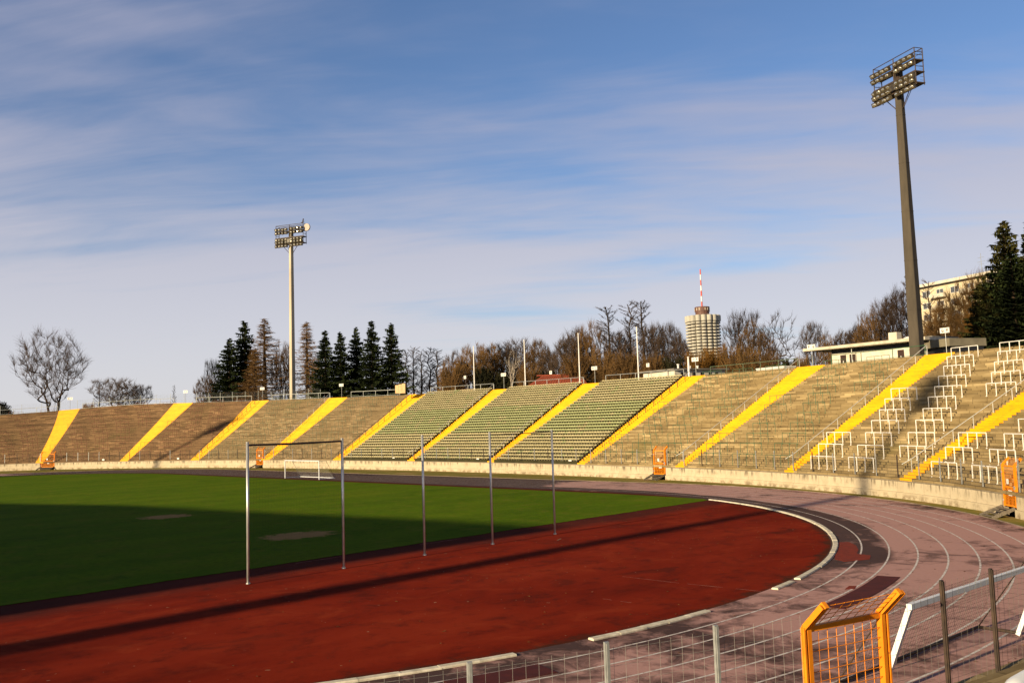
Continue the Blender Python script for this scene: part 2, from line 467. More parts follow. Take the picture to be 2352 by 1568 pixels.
# verge between track and wall (follows the wall line)
vb = MB()
us = [i*2.0 for i in range(int(LEN[-1]/2)+1)]
inner = Vector((-42, 0))
vp = [(wpos(u).x, wpos(u).y, -.012) for u in us]
vb.poly(list(reversed([(p[0], p[1], -.012) for p in vp])))
tag(vb.build('verge', M['verge']), kind='structure')
tb = MB(); ring(tb, 36.3, 46.65, 0.0, nr=4)
tag(tb.build('running_track', M['track']), kind='structure')
ib = MB(); ib.poly([(x, y, -.006) for x, y in oval(36.4)])
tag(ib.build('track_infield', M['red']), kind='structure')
# pitch with a ragged near edge
gb = MB(); P = []
XE = 14.38
for y in [i*.25 for i in range(-133, 134)]:
    P.append((XE+random.uniform(-.06, .06)+.05*math.sin(y*.9), y, .012))
x = P[-1][0]
P += [(XE-1.0, 34.0, .012), (4, 34.9, .012)]
for k in range(0, 33):
    a = PI/2+PI*k/32
    P.append((-84.4+35.4*math.cos(a), 35.4*math.sin(a), .012))
P += [(4, -34.9, .012), (XE-1.0, -34.0, .012)]
gb.poly(P)
tag(gb.build('pitch', M['grass']), kind='structure')
# track markings: seven lane lines
lb = MB()
for k in range(7):
    r = 36.5+1.198+1.204*k
    A = oval(r-.038, 160); B = oval(r+.038, 160)
    for i in range(len(A)):
        j = (i+1) % len(A)
        lb.quad((*A[i], .005), (*B[i], .005), (*B[j], .005), (*A[j], .005))
tag(lb.build('lane_lines', M['line']), kind='structure')
wl = MB()
for (y0, y1) in ((-3.3, -.7), (4.4, 7.4)):
    wl.quad((14.72, y0, .005), (14.8, y0, .005), (14.8, y1, .005), (14.72, y1, .005))
# faint old lines on the red apron
for (a, b, w) in (((1430, 1323), (1560, 1338), .02), ((1580, 1340), (1660, 1348), .025), ((1690, 1351), (1748, 1357), .02), ((1385, 1374), (1405, 1377), .02), ((1425, 1380), (1450, 1383), .02)):
    p, q = atz(*a, .006), atz(*b, .006); d = (q-p).normalized(); n = Vector((-d.y, d.x, 0))*w
    wl.quad(p-n, p+n, q+n, q-n)
tag(wl.build('apron_lines', M['faint_line']), kind='structure')
# asphalt edging between track and verge
eb = MB(); ring(eb, 46.65, 46.76, .03)
A = oval(46.65); B = oval(46.76)
for i in range(len(A)):
    k = (i+1) % len(A)
    eb.quad((*A[i], -.02), (*A[i], .03), (*A[k], .03), (*A[k], -.02))
    eb.quad((*B[i], .03), (*B[i], -.02), (*B[k], -.02), (*B[k], .03))
tag(eb.build('track_edging', M['edging']), kind='structure')

# kerb around the apron: separate cast pieces
def kerb_piece(a0, a1, label, name='track_kerb'):
    mb = MB(); n = max(1, int(abs(a1-a0)/1.6)); r1, r2 = 36.38, 36.64
    for i in range(n):
        t0 = math.radians(a0+(a1-a0)*i/n); t1 = math.radians(a0+(a1-a0)*(i+1)/n-(.05 if abs(a1-a0) < 3 else .07))
        z = .065+random.uniform(-.008, .008); e = .03; dr = random.uniform(-.012, .012)
        def p(r, t, z): return (r*math.cos(t), r*math.sin(t), z)
        A, B = r1+dr, r2+dr
        mb.quad(p(A+e, t0, z), p(B-e, t0, z), p(B-e, t1, z), p(A+e, t1, z))
        mb.quad(p(B-e, t0, z), p(B, t0, z-e), p(B, t1, z-e), p(B-e, t1, z))
        mb.quad(p(A, t0, z-e), p(A+e, t0, z), p(A+e, t1, z), p(A, t1, z-e))
        mb.quad(p(B, t0, z-e), p(B, t0, 0), p(B, t1, 0), p(B, t1, z-e))
        mb.quad(p(A, t0, 0), p(A, t0, z-e), p(A, t1, z-e), p(A, t1, 0))
        for t in (t0, t1):
            mb.poly([p(A, t, 0), p(A, t, z-e), p(A+e, t, z), p(B-e, t, z), p(B, t, z-e), p(B, t, 0)])
    o = mb.build(name, M['kerb_white'])
    return tag(o, label, 'kerb', 'white kerb pieces round the red apron')
kerb_piece(67.0, 9.6, 'long curved white kerb along the far rim of the red apron')
kerb_piece(8.5, 5.9, 'short loose white kerb block between two longer kerb pieces')
kerb_piece(-1.6, -10.0, 'straight-looking white kerb nearest the wire fence, ending beside a gap')
kerb_piece(-14.3, -25.0, 'crumbling white kerb piece at the bottom edge below the red apron')

# maroon mats and red repairs
def flat(name, pts, z, mat, label, cat, group=None, th=.012):
    mb = MB(); n = len(pts)
    mb.poly([(p.x, p.y, z+th) for p in pts])
    for i in range(n):
        a, b = pts[i], pts[(i+1) % n]
        mb.quad((a.x, a.y, z), (b.x, b.y, z), (b.x, b.y, z+th), (a.x, a.y, z+th))
    return tag(mb.build(name, mat), label, cat, group)
def arc_pts(r0, r1, a0, a1, n=10):
    out = []
    for k in range(n+1):
        t = math.radians(a0+(a1-a0)*k/n); out.append(Vector((r0*math.cos(t), r0*math.sin(t), 0)))
    for k in range(n+1):
        t = math.radians(a1+(a0-a1)*k/n); out.append(Vector((r1*math.cos(t), r1*math.sin(t), 0)))
    return out
flat('rubber_mat', list(reversed(arc_pts(39.05, 39.9, 2.8, 12.6))), .006, M['maroon'], 'long maroon rubber mat lying on the pink running track', 'mat', 'maroon mats on the track')
flat('rubber_mat', list(reversed(arc_pts(37.72, 38.7, -18.5, -14.3))), .006, M['maroon'], 'maroon rubber mat on the track behind the wire fence posts', 'mat', 'maroon mats on the track')
def blob(pts):
    return [atz(x, y, 0) for x, y in pts]
rp = flat('repair_patch', blob([(1925,1245),(1950,1244),(1966,1252),(1972,1262),(1968,1271),(2000,1275),(1998,1284),(1940,1289),(1918,1284),(1915,1266)]), .004, M['red_patch'], 'ragged red repair patch on the dark inner lane beside the kerb', 'patch', th=.006)
rp2 = flat('repair_patch', blob([(1950,1345),(1968,1345),(1963,1352),(1940,1353)]), .004, M['red_patch'], 'small red repair patch beside the long maroon mat', 'patch', th=.006)

# ------------------------------------------------------------------ stands
def terrace(name, uL, uR, label, mat, rows=NR, v0=0.0, v1=1.0, cat='terrace', riser=None):
    mb = MB()
    for k in range(rows):
        va = v0+(v1-v0)*k/rows; vb_ = v0+(v1-v0)*(k+1)/rows
        a0, a1 = uL(va), uR(va); b0, b1 = uL(vb_), uR(vb_)
        n = max(1, int((a1-a0)/2.2))
        jig = random.uniform(-.012, .012)
        for i in range(n):
            s0, s1 = i/n, (i+1)/n
            ua, ub = a0+(a1-a0)*s0, a0+(a1-a0)*s1
            uc, ud = b0+(b1-b0)*s0, b0+(b1-b0)*s1
            p0, p1 = S(ua, va), S(ub, va)
            q0, q1 = S(uc, vb_), S(ud, vb_)
            t0 = Vector((p0.x, p0.y, q0.z+jig)); t1 = Vector((p1.x, p1.y, q1.z+jig))
            p0 = Vector((p0.x, p0.y, p0.z-.03)); p1 = Vector((p1.x, p1.y, p1.z-.03))
            q0 = Vector((q0.x, q0.y, q0.z+jig)); q1 = Vector((q1.x, q1.y, q1.z+jig))
            mb.quad(p1, p0, t0, t1, [(ub, k+.02), (ua, k+.02), (ua, k+.48), (ub, k+.48)])
            mb.quad(t1, t0, q0, q1, [(ub, k+.5), (ua, k+.5), (uc, k+.98), (ud, k+.98)])
    return tag(mb.build(name, mat), label, cat, 'terrace blocks between the yellow staircases')
blocks = [  # key, left stair, right stair, material, seats
    ('a', None, 2, 'terr_brown', 'dark brown terrace block beyond the yellow staircase furthest round the curve'),
    ('b', 2, 3, 'terr_brown', 'brown terrace block between the two yellow staircases on the far curve'),
    ('c', 3, 4, 'terr_brown', 'reddish brown terrace block crossed by a dark slanting shadow on the far curve'),
    ('d', 4, 5, 'terr_olive', 'olive brown terrace block below the tall pale floodlight mast'),
    ('e', 5, 6, 'terr_olive', 'olive brown terrace block below the five dark spruces'),
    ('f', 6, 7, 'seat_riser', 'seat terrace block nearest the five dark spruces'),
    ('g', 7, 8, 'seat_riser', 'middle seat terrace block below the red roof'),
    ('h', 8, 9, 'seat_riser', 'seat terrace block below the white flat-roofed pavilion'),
    ('i', 9, 10, 'terr_tan', 'tan terrace block with green barriers beside the seat blocks'),
    ('j', 10, 11, 'terr_tan', 'tan terrace block with green barriers below the long flat-roofed kiosk'),
    ('k', 11, 12, 'terr_tan', 'tan terrace block with white barriers beside the dark floodlight mast'),
    ('l', 12, None, 'terr_tan', 'tan terrace block with white barriers below the dark conifers'),
]
def bl(k): return (lambda v: stR(k, v)) if k else (lambda v: 40.0)
def br(k): return (lambda v: stL(k, v)) if k else (lambda v: 340.0)
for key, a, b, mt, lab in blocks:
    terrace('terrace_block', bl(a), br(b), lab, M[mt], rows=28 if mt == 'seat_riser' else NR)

stair_lab = {2:'broad orange-yellow staircase furthest round the far curve behind an orange gate',3:'plain yellow staircase on brown terraces, second along the far curve',
 4:'yellow staircase with a dark post railing between brown and olive terraces',5:'yellow staircase rising behind the ball net beside an orange gate',
 6:'yellow staircase with dark rails along the near-spruce end of the seats',7:'yellow staircase through the seats topped by the M N sign',
 8:'yellow staircase through the seats topped by the N O sign',9:'yellow staircase with dark rails between the seats and green barriers',
 10:'yellow staircase with a pale handrail topped by the P Q sign',11:'yellow staircase with a pale handrail topped by the Q R sign',
 12:'yellow staircase with a pale handrail crossing the white barriers near the frame edge'}
dark_rail = {4, 6, 9}
for k in ST:
    root = empty('yellow_staircase', S((ST[k][0]+ST[k][1])/2, 0))
    tag(root, stair_lab[k], 'staircase', 'yellow staircases on the terraces')
    inv = Matrix.Translation(-root.location)
    mb = MB(); n = NR
    for r in range(n):
        va, vb_ = r/n, (r+1)/n
        e = .012
        for i in range(2):
            s0, s1 = i/2, (i+1)/2
            ua = stL(k, va)*(1-s0)+stR(k, va)*s0; ub = stL(k, va)*(1-s1)+stR(k, va)*s1
            uc = stL(k, vb_)*(1-s0)+stR(k, vb_)*s0; ud = stL(k, vb_)*(1-s1)+stR(k, vb_)*s1
            p0, p1, q0, q1 = S(ua, va), S(ub, va), S(uc, vb_), S(ud, vb_)
            zt0, zt1 = q0.z+e, q1.z+e
            t0, t1 = Vector((p0.x, p0.y, zt0)), Vector((p1.x, p1.y, zt1))
            p0.z -= .05; p1.z -= .05; q0.z += e; q1.z += e
            mb.quad(inv@p1, inv@p0, inv@t0, inv@t1)
            mb.quad(inv@t1, inv@t0, inv@q0, inv@q1)
    mb.build('steps', M['yellow'], root)
    # handrail
    side = stL if k not in (3, 2) else None
    if side:
        mm = M['dark_steel'] if k in dark_rail else M['pale_steel']
        hp = MB(); top = []
        v0r = .05 if k not in dark_rail else .0
        for j in range(41):
            v = v0r+(1.0-v0r)*j/40
            u = (stL(k, v)+.12) if k not in dark_rail else (stL(k, v)*.62+stR(k, v)*.38)
            top.append(S(u, v, 1.0))
        if k not in dark_rail:
            u = stL(k, v0r)+.12
            top = [S(u-.6, max(0, v0r-.018), .8)]+top
        rl = MB(); rl.tube([inv@p for p in top], .035, 6)
        if k in dark_rail:
            rl.tube([inv@Vector((p.x, p.y, p.z-.5)) for p in top], .02, 4)
        hr = rl.build('handrail', mm, root)
        for j in range(0, 41, 4 if k not in dark_rail else 3):
            p = top[min(j+1, len(top)-1)]
            pb = MB(); pb.tube([inv@Vector((p.x, p.y, p.z-1.02)), inv@p], .03 if k not in dark_rail else .045, 6)
            pb.build('post', mm, hr)

# crush barriers
def barrier_meshes(mat, L=3.0, rad=.032):
    rl = MB(); rl.tube([(-L/2, 0, 1.04), (-L/2+.04, 0, 1.1), (L/2-.04, 0, 1.1), (L/2, 0, 1.04)], rad, 6)
    lg = MB(); lg.tube([(0, 0, 0), (0, 0, 1.08)], rad, 6); lg.box((0, 0, .035), (.13, .13, .07))
    return rl.mesh('rail', mat), lg.mesh('leg', mat)
ORD = ['lowest row', 'second row up', 'third row up', 'fourth row up', 'fifth row up', 'sixth row up', 'seventh row up', 'eighth row up', 'ninth row up', 'tenth row up', 'top row']
NUM = ['first', 'second', 'third', 'fourth', 'fifth', 'sixth', 'seventh', 'eighth', 'ninth', 'tenth', 'eleventh', 'twelfth', 'thirteenth', 'fourteenth', 'fifteenth', 'sixteenth', 'seventeenth', 'eighteenth', 'nineteenth', 'twentieth']
bm_cache = {c: barrier_meshes(M[c], rad=r) for c, r in (('white_paint', .038), ('green_paint', .026), ('sage_paint', .024), ('red_paint', .024))}
bdefs = [('a', None, 2, 'red_paint', 'dark reddish', 'beyond the furthest yellow staircase', 2),
         ('b', 2, 3, 'red_paint', 'dark reddish', 'between the far curve staircases', 3),
         ('c', 3, 4, 'red_paint', 'dark reddish', 'beside the slanting shadow band', 3),
         ('d', 4, 5, 'sage_paint', 'sage', 'below the pale floodlight mast', 3),
         ('e', 5, 6, 'sage_paint', 'sage', 'below the five spruces', 3),
         ('i', 9, 10, 'green_paint', 'green', 'under the O P sign', 2),
         ('j', 10, 11, 'green_paint', 'green', 'under the P Q sign', 2),
         ('k', 11, 12, 'white_paint', 'white', 'under the Q R sign', 2),
         ('l', 12, None, 'white_paint', 'white', 'beyond the last yellow staircase', 2)]
for key, a, b, mt, colr, where, nb in bdefs:
    rm, lm = bm_cache[mt]
    for r in range(11):
        v = (2.0+5.0*r)/NR
        lo = stR(a, v) if a else (ST[2][0]-13.5)
        hi = stL(b, v) if b else (ST[12][1]+12.5)
        sp = 4.55; ph = (1.7-1.0*r) % sp
        ulist = [lo+1.15+ph-sp+sp*k for k in range(12)]
        ulist = [q for q in ulist if lo+.75 <= q <= hi-1.2]
        for i, u in enumerate(ulist):
            u += random.uniform(-.07, .07)
            pos = S(u, v)
            vrow = round(v*NR)/NR
            nn = wnrm(u)
            zt = Z0+(ztop(u)-Z0)*(round(v*NR)+0.0)/NR
            t = empty('crush_barrier', (pos.x, pos.y, zt-.02), math.atan2(nn.y, nn.x)-PI/2+random.uniform(-.015, .015))
            sc = 1.0 if nb == 2 else .98
            t.scale = (random.uniform(.97, 1.03), 1, random.uniform(.97, 1.03))
            tag(t, f'{colr} crush barrier {where}, {ORD[r]}, {NUM[i]} from its left', 'barrier', f'{colr} crush barriers on the terraces')
            link(bpy.data.objects.new('rail', rm), t)
            for j in range(4):
                q = link(bpy.data.objects.new('leg', lm), t); q.location = (-1.48+2.96*j/3, 0, 0)

# seats
def seat_mesh(name, mat):
    mb = MB(); w = .222
    # pan (curved), back shell
    prof = [(-.22, .16), (-.20, .20), (-.04, .19), (.12, .195), (.16, .23), (.178, .29), (.19, .345)]
    th = .022
    for i in range(len(prof)-1):
        (y0, z0), (y1, z1) = prof[i], prof[i+1]
        d = Vector((y1-y0, z1-z0)).normalized(); nx, nz = d.y*th, -d.x*th
        k0 = w*(1.0 if i < 5 else .96); k1 = w*(1.0 if i < 4 else .9)
        mb.hexa([(-k0, y0+nx, z0+nz), (k0, y0+nx, z0+nz), (k1, y1+nx, z1+nz), (-k1, y1+nx, z1+nz),
                 (-k0, y0, z0), (k0, y0, z0), (k1, y1, z1), (-k1, y1, z1)])
    mb.box((0, 0.02, .1), (.06, .2, .2))
    return mb
SB = seat_mesh('seat', None)
seat_me = {'w': SB.mesh('plastic_seat', M['seat_w']), 'g': SB.mesh('plastic_seat', M['seat_g'])}
seats = []
for bi, (a, b) in enumerate(((6, 7), (7, 8), (8, 9))):
    for r in range(28):
        va = r/28; vm = (r+.38)/28
        lo, hi = stR(a, vm)+.1, stL(b, vm)-.08
        n = int((hi-lo)/.465)
        for i in range(n):
            u = lo+(hi-lo)*(i+.5)/n
            p = S(u, vm); z = Z0+(ztop(u)-Z0)*(r+1)/28
            nn = wnrm(u); ang = math.atan2(nn.y, nn.x)-PI/2
            g_ = 'g' if (9 <= r <= 18 and random.random() < .93) or random.random() < .05 else 'w'
            seats.append(((Vector((p.x, p.y, z))-CO).length, bi, r, i, n, Vector((p.x, p.y, z-.02)), ang, g_))
seats.sort(key=lambda s: s[0])
blk = ['in the seat block nearest the spruces', 'in the middle seat block', 'in the block under the pavilion']
def ordn(n):
    if n < 20: return NUM[n]
    tens = ['twenty', 'thirty', 'forty', 'fifty'][(n+1)//10-2]
    o = (n+1) % 10
    return {'twenty': 'twentieth', 'thirty': 'thirtieth', 'forty': 'fortieth', 'fifty': 'fiftieth'}[tens] if o == 0 else tens+'-'+NUM[o-1]
rest = MB()
for idx, (d, bi, r, i, n, p, ang, g_) in enumerate(seats):
    if idx < 300:
        o = link(bpy.data.objects.new('plastic_seat', seat_me[g_]))
        o.location = p; o.rotation_euler = (0, 0, ang)
        cl = 'faded green' if g_ == 'g' else 'pale cream'
        tag(o, f'{cl} seat, {ordn(r)} row up, {ordn(i)} from the left {blk[bi]}', 'seat', 'plastic seats on the seat terraces')
    else:
        R = Matrix.Rotation(ang, 3, 'Z'); n0 = len(rest.v)
        for q in SB.v: rest.v.append(tuple(p + R @ Vector(q)))
        for f in SB.f:
            rest.f.append(tuple(n0+k for k in f)); rest.mi.append(0 if g_ == 'w' else 1); rest.uv.append(None)
tag(rest.build('plastic_seats', [M['seat_w'], M['seat_g']]), 'remaining rows of pale and faded green plastic seats on the terraces', 'seats', kind='stuff')

# perimeter wall and its coping, broken by the gates
def u_px(px, d, z, lo, hi):      # station on the wall whose point at height z is seen at picture column px
    best = None
    for i in range(int((hi-lo)*20)):
        u = lo+i/20; p = off(u, d, z)-CO; w = p.dot(CF)
        if w < 1: continue
        e = abs(1176+FPX*p.dot(CR)/w-px)
        if best is None or e < best[0]: best = (e, u)
    return best[1]
GATES = []   # (u0,u1,label)
def near_u(pt):
    best = min(range(0, int(LEN[-1]*10)), key=lambda i: (wpos(i/10)-Vector((pt[0], pt[1]))).length_squared)
    return best/10
g1 = near_u(atz(80, 1066, 1.2)); g2 = near_u(atz(587, 1058, 1.2)); g3 = near_u(atz(1525, 1073, 1.2)); g4 = near_u(atz(2315, 1138, 1.2)); gl, gr_ = u_px(1852, .1, 3.0, 262, 330), u_px(2020, .1, 3.0, 262, 330); g5 = (gl+gr_)/2
GU = [g1, g2, g3, g4, g5]; GW = [3.0, 1.9, 1.9, 1.8, abs(gl-gr_)+.32]
segs = []; u = 40.0
for c, w in zip(GU, GW):
    segs.append((u, c-w/2)); u = c+w/2
segs.append((u, LEN[-1]-1))
WT = 1.24
wlab = ['pale concrete perimeter wall beyond the furthest orange gate', 'pale concrete perimeter wall along the far curve left of the goal',
        'long pale concrete perimeter wall below the seat blocks', 'stained concrete perimeter wall below the tan terraces with white barriers',
        'concrete perimeter wall past the orange gate near the frame edge', 'low wall with stone coping under the nearest wire fence']
for (a, b), lab in zip(segs, wlab):
    root = empty('perimeter_wall', off((a+b)/2, 0, 0)); tag(root, lab, 'wall', 'perimeter wall stretches')
    inv = Matrix.Translation(-root.location)
    mb = MB(); n = max(1, int((b-a)/1.5))
    cp = MB()
    for i in range(n):
        u0, u1 = a+(b-a)*i/n, a+(b-a)*(i+1)/n
        def q(u, d, z): return inv@off(u, d, z)
        mb.quad(q(u1, -.12, -.1), q(u0, -.12, -.1), q(u0, -.12, .45), q(u1, -.12, .45), [(u1, -.1), (u0, -.1), (u0, .45), (u1, .45)])
        mb.quad(q(u1, -.12, .45), q(u0, -.12, .45), q(u0, 0, .47), q(u1, 0, .47), [(u1, .45), (u0, .45), (u0, .5), (u1, .5)])
        mb.quad(q(u1, 0, .47), q(u0, 0, .47), q(u0, 0, WT), q(u1, 0, WT), [(u1, .47), (u0, .47), (u0, WT), (u1, WT)])
        g_ = .015 if (b > 300 and u0 > 262) else .0
        zc = WT+random.uniform(0, .012)
        c0, c1 = u0+g_, u1-g_
        cp.hexa([q(c0, -.05, WT-.002), q(c1, -.05, WT-.002), q(c1, .42, WT-.002), q(c0, .42, WT-.002),
                 q(c0, -.05, zc+.07), q(c1, -.05, zc+.07), q(c1, .42, zc+.07), q(c0, .42, zc+.07)])
    for u, sg in ((a, 1), (b, -1)):
        pts = [(-.12, -.1), (-.12, .45), (0, .47), (0, WT), (.4, WT), (.4, -.1)]
        mb.poly([inv@off(u, d, z) for d, z in pts])
    mb.build('wall_face', M['concrete_wall'], root)
    cp.build('coping', M['concrete_wall'] if a < 200 else M['plank'] if False else simple('coping_stone', (.24, .2, .14), (.15, .125, .09), 2.5, .9, .15), root)

# wire fence on top of the wall
FH0 = 3.12
flab = ['wire mesh fence beyond the furthest orange gate', 'wire mesh fence along the far curve between two orange gates', 'wire mesh fence in front of the seat blocks',
        'wire mesh fence with mixed dark and pale posts before the white barriers', 'wire mesh fence right of the orange gate, running out of frame', 'nearest wire mesh fence beyond the foreground orange gate']
fsegs = []
post_u = [u_px(px, .18, 3.3, 262, 338) for px in (2274, 2163, 1643, 1390, 1076)]
post_u[:2] = sorted(post_u[:2])
for i, (a, b) in enumerate(segs):
    if i == 4: fsegs.append((a, b))
    else: fsegs.append((a, b))
for si, (a, b) in enumerate(fsegs):
    FH = 3.38 if si == 4 else 3.27 if si == 5 else FH0
    root = empty('wire_fence', off((a+b)/2, .18, WT)); tag(root, flab[si], 'fence', 'wire fence stretches on the perimeter wall')
    inv = Matrix.Translation(-root.location)
    n = max(1, round((b-a)/2.45)); step = (b-a)/n
    mesh_b = MB()
    plist = [a+.12]+[a+step*i for i in range(1, n)]+[b-.12]
    if si == 4: plist = [u for u in plist if u < post_u[0]-1.6]+post_u[:2]
    if si == 5: plist = post_u[2:]+[post_u[-1]+2.45*k for k in range(1, 11)]
    for u in plist:
        p = inv@off(u, .18, 0)
        nr = wnrm(u); ang = math.atan2(nr.y, nr.x)
        pb = MB(); zt = FH-root.location.z+random.uniform(-.03, .05)
        pb.box((p.x, p.y, zt/2), (.05, .07, zt), ang)
        pb.box((p.x+nr.x*.04, p.y+nr.y*.04, zt/2), (.02, .045, zt-.04), ang)
        dk = random.random()
        mat = M['dark_steel'] if (dk < .36 if u < 278 else dk < .3) else M['steel']
        if u > 291.0 and si >= 5: mat = M['steel']
        elif u > 282 and si >= 4: mat = M['dark_steel']
        pb.build('post', mat, root)
    near = b > 262
    rw = .0027 if near else .0035
    vs = .2
    m_ = int((b-a)/vs)
    if near: uu = [a+vs*i for i in range(m_+1)]
    else: uu = [a+vs*i for i in range(m_+1)]
    for u in uu:
        if u < 45: continue
        p = inv@off(u, .14, 0)
        mesh_b.tube([(p.x, p.y, .06), (p.x, p.y, FH-WT-.12+(.06 if near else 0))], rw, 3, caps=False)
    z = .08
    zs = []
    while z < FH-WT-.1: zs.append(z); z += .23
    k_ = max(1, int((b-a)/2.0))
    for z in zs:
        pts = []
        for i in range(k_+1):
            p = inv@off(a+(b-a)*i/k_, .145, 0); pts.append((p.x, p.y, z))
        mesh_b.tube(pts, rw*.9, 3, caps=False)
    mesh_b.build('wire_mesh', M['wire'] if si != 5 else M['wire_grey'], root)

# orange gates with a canted top, and ramps before them
def gate(u, w, label, zb, near=False, signs=True):
    nr = wnrm(u); ang = math.atan2(nr.y, nr.x)-PI/2      # local y points away from the field
    base = off(u, .1, zb)
    root = empty('orange_gate', base, ang); tag(root, label, 'gate', 'orange gates in the perimeter wall')
    H = 3.02-zb
    fr = MB(); t = .09
    for s in (-1, 1):
        fr.box((s*(w/2-t/2), 0, H/2), (t, .12, H))
        fr.box((s*(w/2+.065), .02, H/2), (.035, .09, H-.03))
        R = Matrix.Rotation(-PI/4, 3, 'X')
        fr.box((s*(w/2-t/2), .2, H+.18), (t, .12, .62), rot=R)
        fr.box((s*(w/2+.05), .22, H+.17), (.03, .09, .58), rot=R)
    fr.box((0, 0, H-.06), (w-2*t, .07, .09))
    fr.box((0, 0, .06), (w-2*t, .07, .09))
    fr.box((0, 0, H*.47), (w-2*t, .05, .06))
    fr.build('frame', M['orange_paint'], root)
    for z in (.35, H-.45):
        hb = MB(); hb.tube([(-w/2-.02, -.07, z-.07), (-w/2-.02, -.07, z+.07)], .022, 8); hb.box((-w/2+.03, -.065, z), (.1, .012, .06)); hb.build('hinge', M['steel'], root)
    lb0 = MB(); lb0.box((w/2-.06, -.075, H*.47), (.13, .04, .2)); lb0.tube([(w/2-.09, -.09, H*.47+.04), (w/2-.09, -.14, H*.47+.04), (w/2-.2, -.14, H*.47+.04)], .011, 6); lb0.build('lock', M['steel'], root)
    ms = MB(); n = int((w-2*t)/(.21 if near else .12))
    for i in range(1, n):
        x = -w/2+t+(w-2*t)*i/n
        ms.tube([(x, 0, .1), (x, 0, H-.1)], .007, 4, caps=False)
        ms.tube([(x, .02, H), (x, .4, H+.38)], .006, 3, caps=False)
    k = int(H/.18)
    for j in range(1, k):
        z = .1+(H-.2)*j/k
        ms.tube([(-w/2+t, 0.008, z), (w/2-t, 0.008, z)], .007, 4, caps=False)
    for j in range(4):
        q = .12+.09*j
        ms.tube([(-w/2, q, H+q-.02), (w/2, q, H+q-.02)], .006, 3, caps=False)
    ms.build('wire_mesh', M['orange_paint'], root)
    lw = MB()     # finer mesh in the lower half
    n2 = int((w-2*t)/.045)
    z1 = H*.46 if not near else H*.5
    x0 = -w/2+t if not near else -w/2+t+(w-2*t)*.62
    for i in range(n2):
        x = -w/2+t+(w-2*t)*i/n2
        if x < x0: continue
        lw.tube([(x, -.012, .1), (x, -.012, z1)], .0045, 3, caps=False)
    for j in range(int(z1/.05)):
        lw.tube([(x0, -.016, .12+.05*j), (w/2-t, -.016, .12+.05*j)], .0045, 3, caps=False)
    lw.build('fine_mesh', M['orange_paint'], root)
    if signs:
        for (x, z, sx, sz) in ((-.12, H*.6, .24, .3), (.12, H*.33, .42, .32)):
            sb = MB(); sb.box((x, -.05, z), (sx, .012, sz)); pl = sb.build('notice_plate', M['white_paint'], root)
            for dx in ((-.06, .06) if sx > .3 else (0,)):
                d = MB(); d.box((x+dx, -.058, z), (.03, .003, sz*.5)); d.build('glyph', M['letter'], pl)
    return root
glab = ['squat wide orange gate on the far curve below the furthest staircase', 'orange gate seen past the ball net post near the goal', 'orange gate at the foot of the P Q staircase',
        'orange gate near the frame edge above a grey ramp', 'large orange gate with canted top in the foreground fence']
zb_ = [.45, .5, .5, .55, .5]
for i in range(5):
    gate(GU[i], GW[i]-.25, glab[i], zb_[i], near=(i == 4), signs=(i < 4))
def ramp(u, w, label):
    nr = wnrm(u); ang = math.atan2(nr.y, nr.x)-PI/2
    root = empty('boarding_ramp', off(u, -.05, 0), ang); tag(root, label, 'ramp', 'grey ramps in front of the orange gates')
    dk = MB()
    for j, (y, z) in enumerate(((-.25, .46), (-.55, .33), (-.88, .2), (-1.2, .08))):
        dk.box((0, y, z), (w, .24, .04))
    dk.build('treads', M['plank'], root)
    for s in (-1, 1):
        st = MB(); R = Matrix.Rotation(math.atan2(.5, 1.3), 3, 'X')
        st.box((s*(w/2+.05), -.68, .26), (.05, 1.45, .2), rot=R); st.build('stringer', M['plank'], root)
for i, lab in ((0, 'low grey ramp below the squat far orange gate'), (1, 'grey ramp beside the track behind the ball net post'), (2, 'grey ramp below the orange gate at the P Q staircase'), (3, 'grey plank ramp below the orange gate near the frame edge')):
    ramp(GU[i], GW[i]-.3, lab)
# small white number plates on the fence
for i, (px, py, lab) in enumerate(((270, 1055, 'small white plate at the foot of the plain yellow staircase'), (432, 1053, 'small white plate beside the dark-railed far staircase'),
        (917, 1054, 'small white plate at the seat edge left of the M N stairs'), (1104, 1057, 'small white plate at the seat edge between two yellow staircases'), (1320, 1061, 'small white plate at the seat block end beside dark rails'))):
    u = near_u(atz(px, py, 1.5)); p = off(u, .08, 1.62); nr = wnrm(u)
    mb = MB(); mb.box((0, 0, 0), (.5, .03, .36)); mb.box((0, .04, -.3), (.04, .04, .6))
    o = mb.build('number_plate', M['white_paint']); o.location = p; o.rotation_euler = (0, 0, math.atan2(nr.y, nr.x)-PI/2)
    tag(o, lab, 'plate', 'small white plates on the fence')

# rim: embankment behind the stands
em = MB(); du = 3.0; n = int((LEN[-1]-2-38)/du)
prof = [(0.0, -.02), (3.0, -.02), (9.0, -.6), (25.0, -2.0), (70.0, -2.3), (190.0, -3.0), (400., -12.5)]
for i in range(n):
    u0, u1 = 38+du*i, 38+du*(i+1)
    for (d0, z0), (d1, z1) in zip(prof[:-1], prof[1:]):
        def q(u, d, z):
            r = wnrm(u)
            if d > 25:   # spread less so the fan does not fold
                pass
            p = wpos(u)+r*(run(u)+d); return (p.x, p.y, ztop(u)+z)
        em.quad(q(u1, d0, z0), q(u0, d0, z0), q(u0, d1, z1), q(u1, d1, z1))
tag(em.build('embankment', M['earth']), kind='structure')

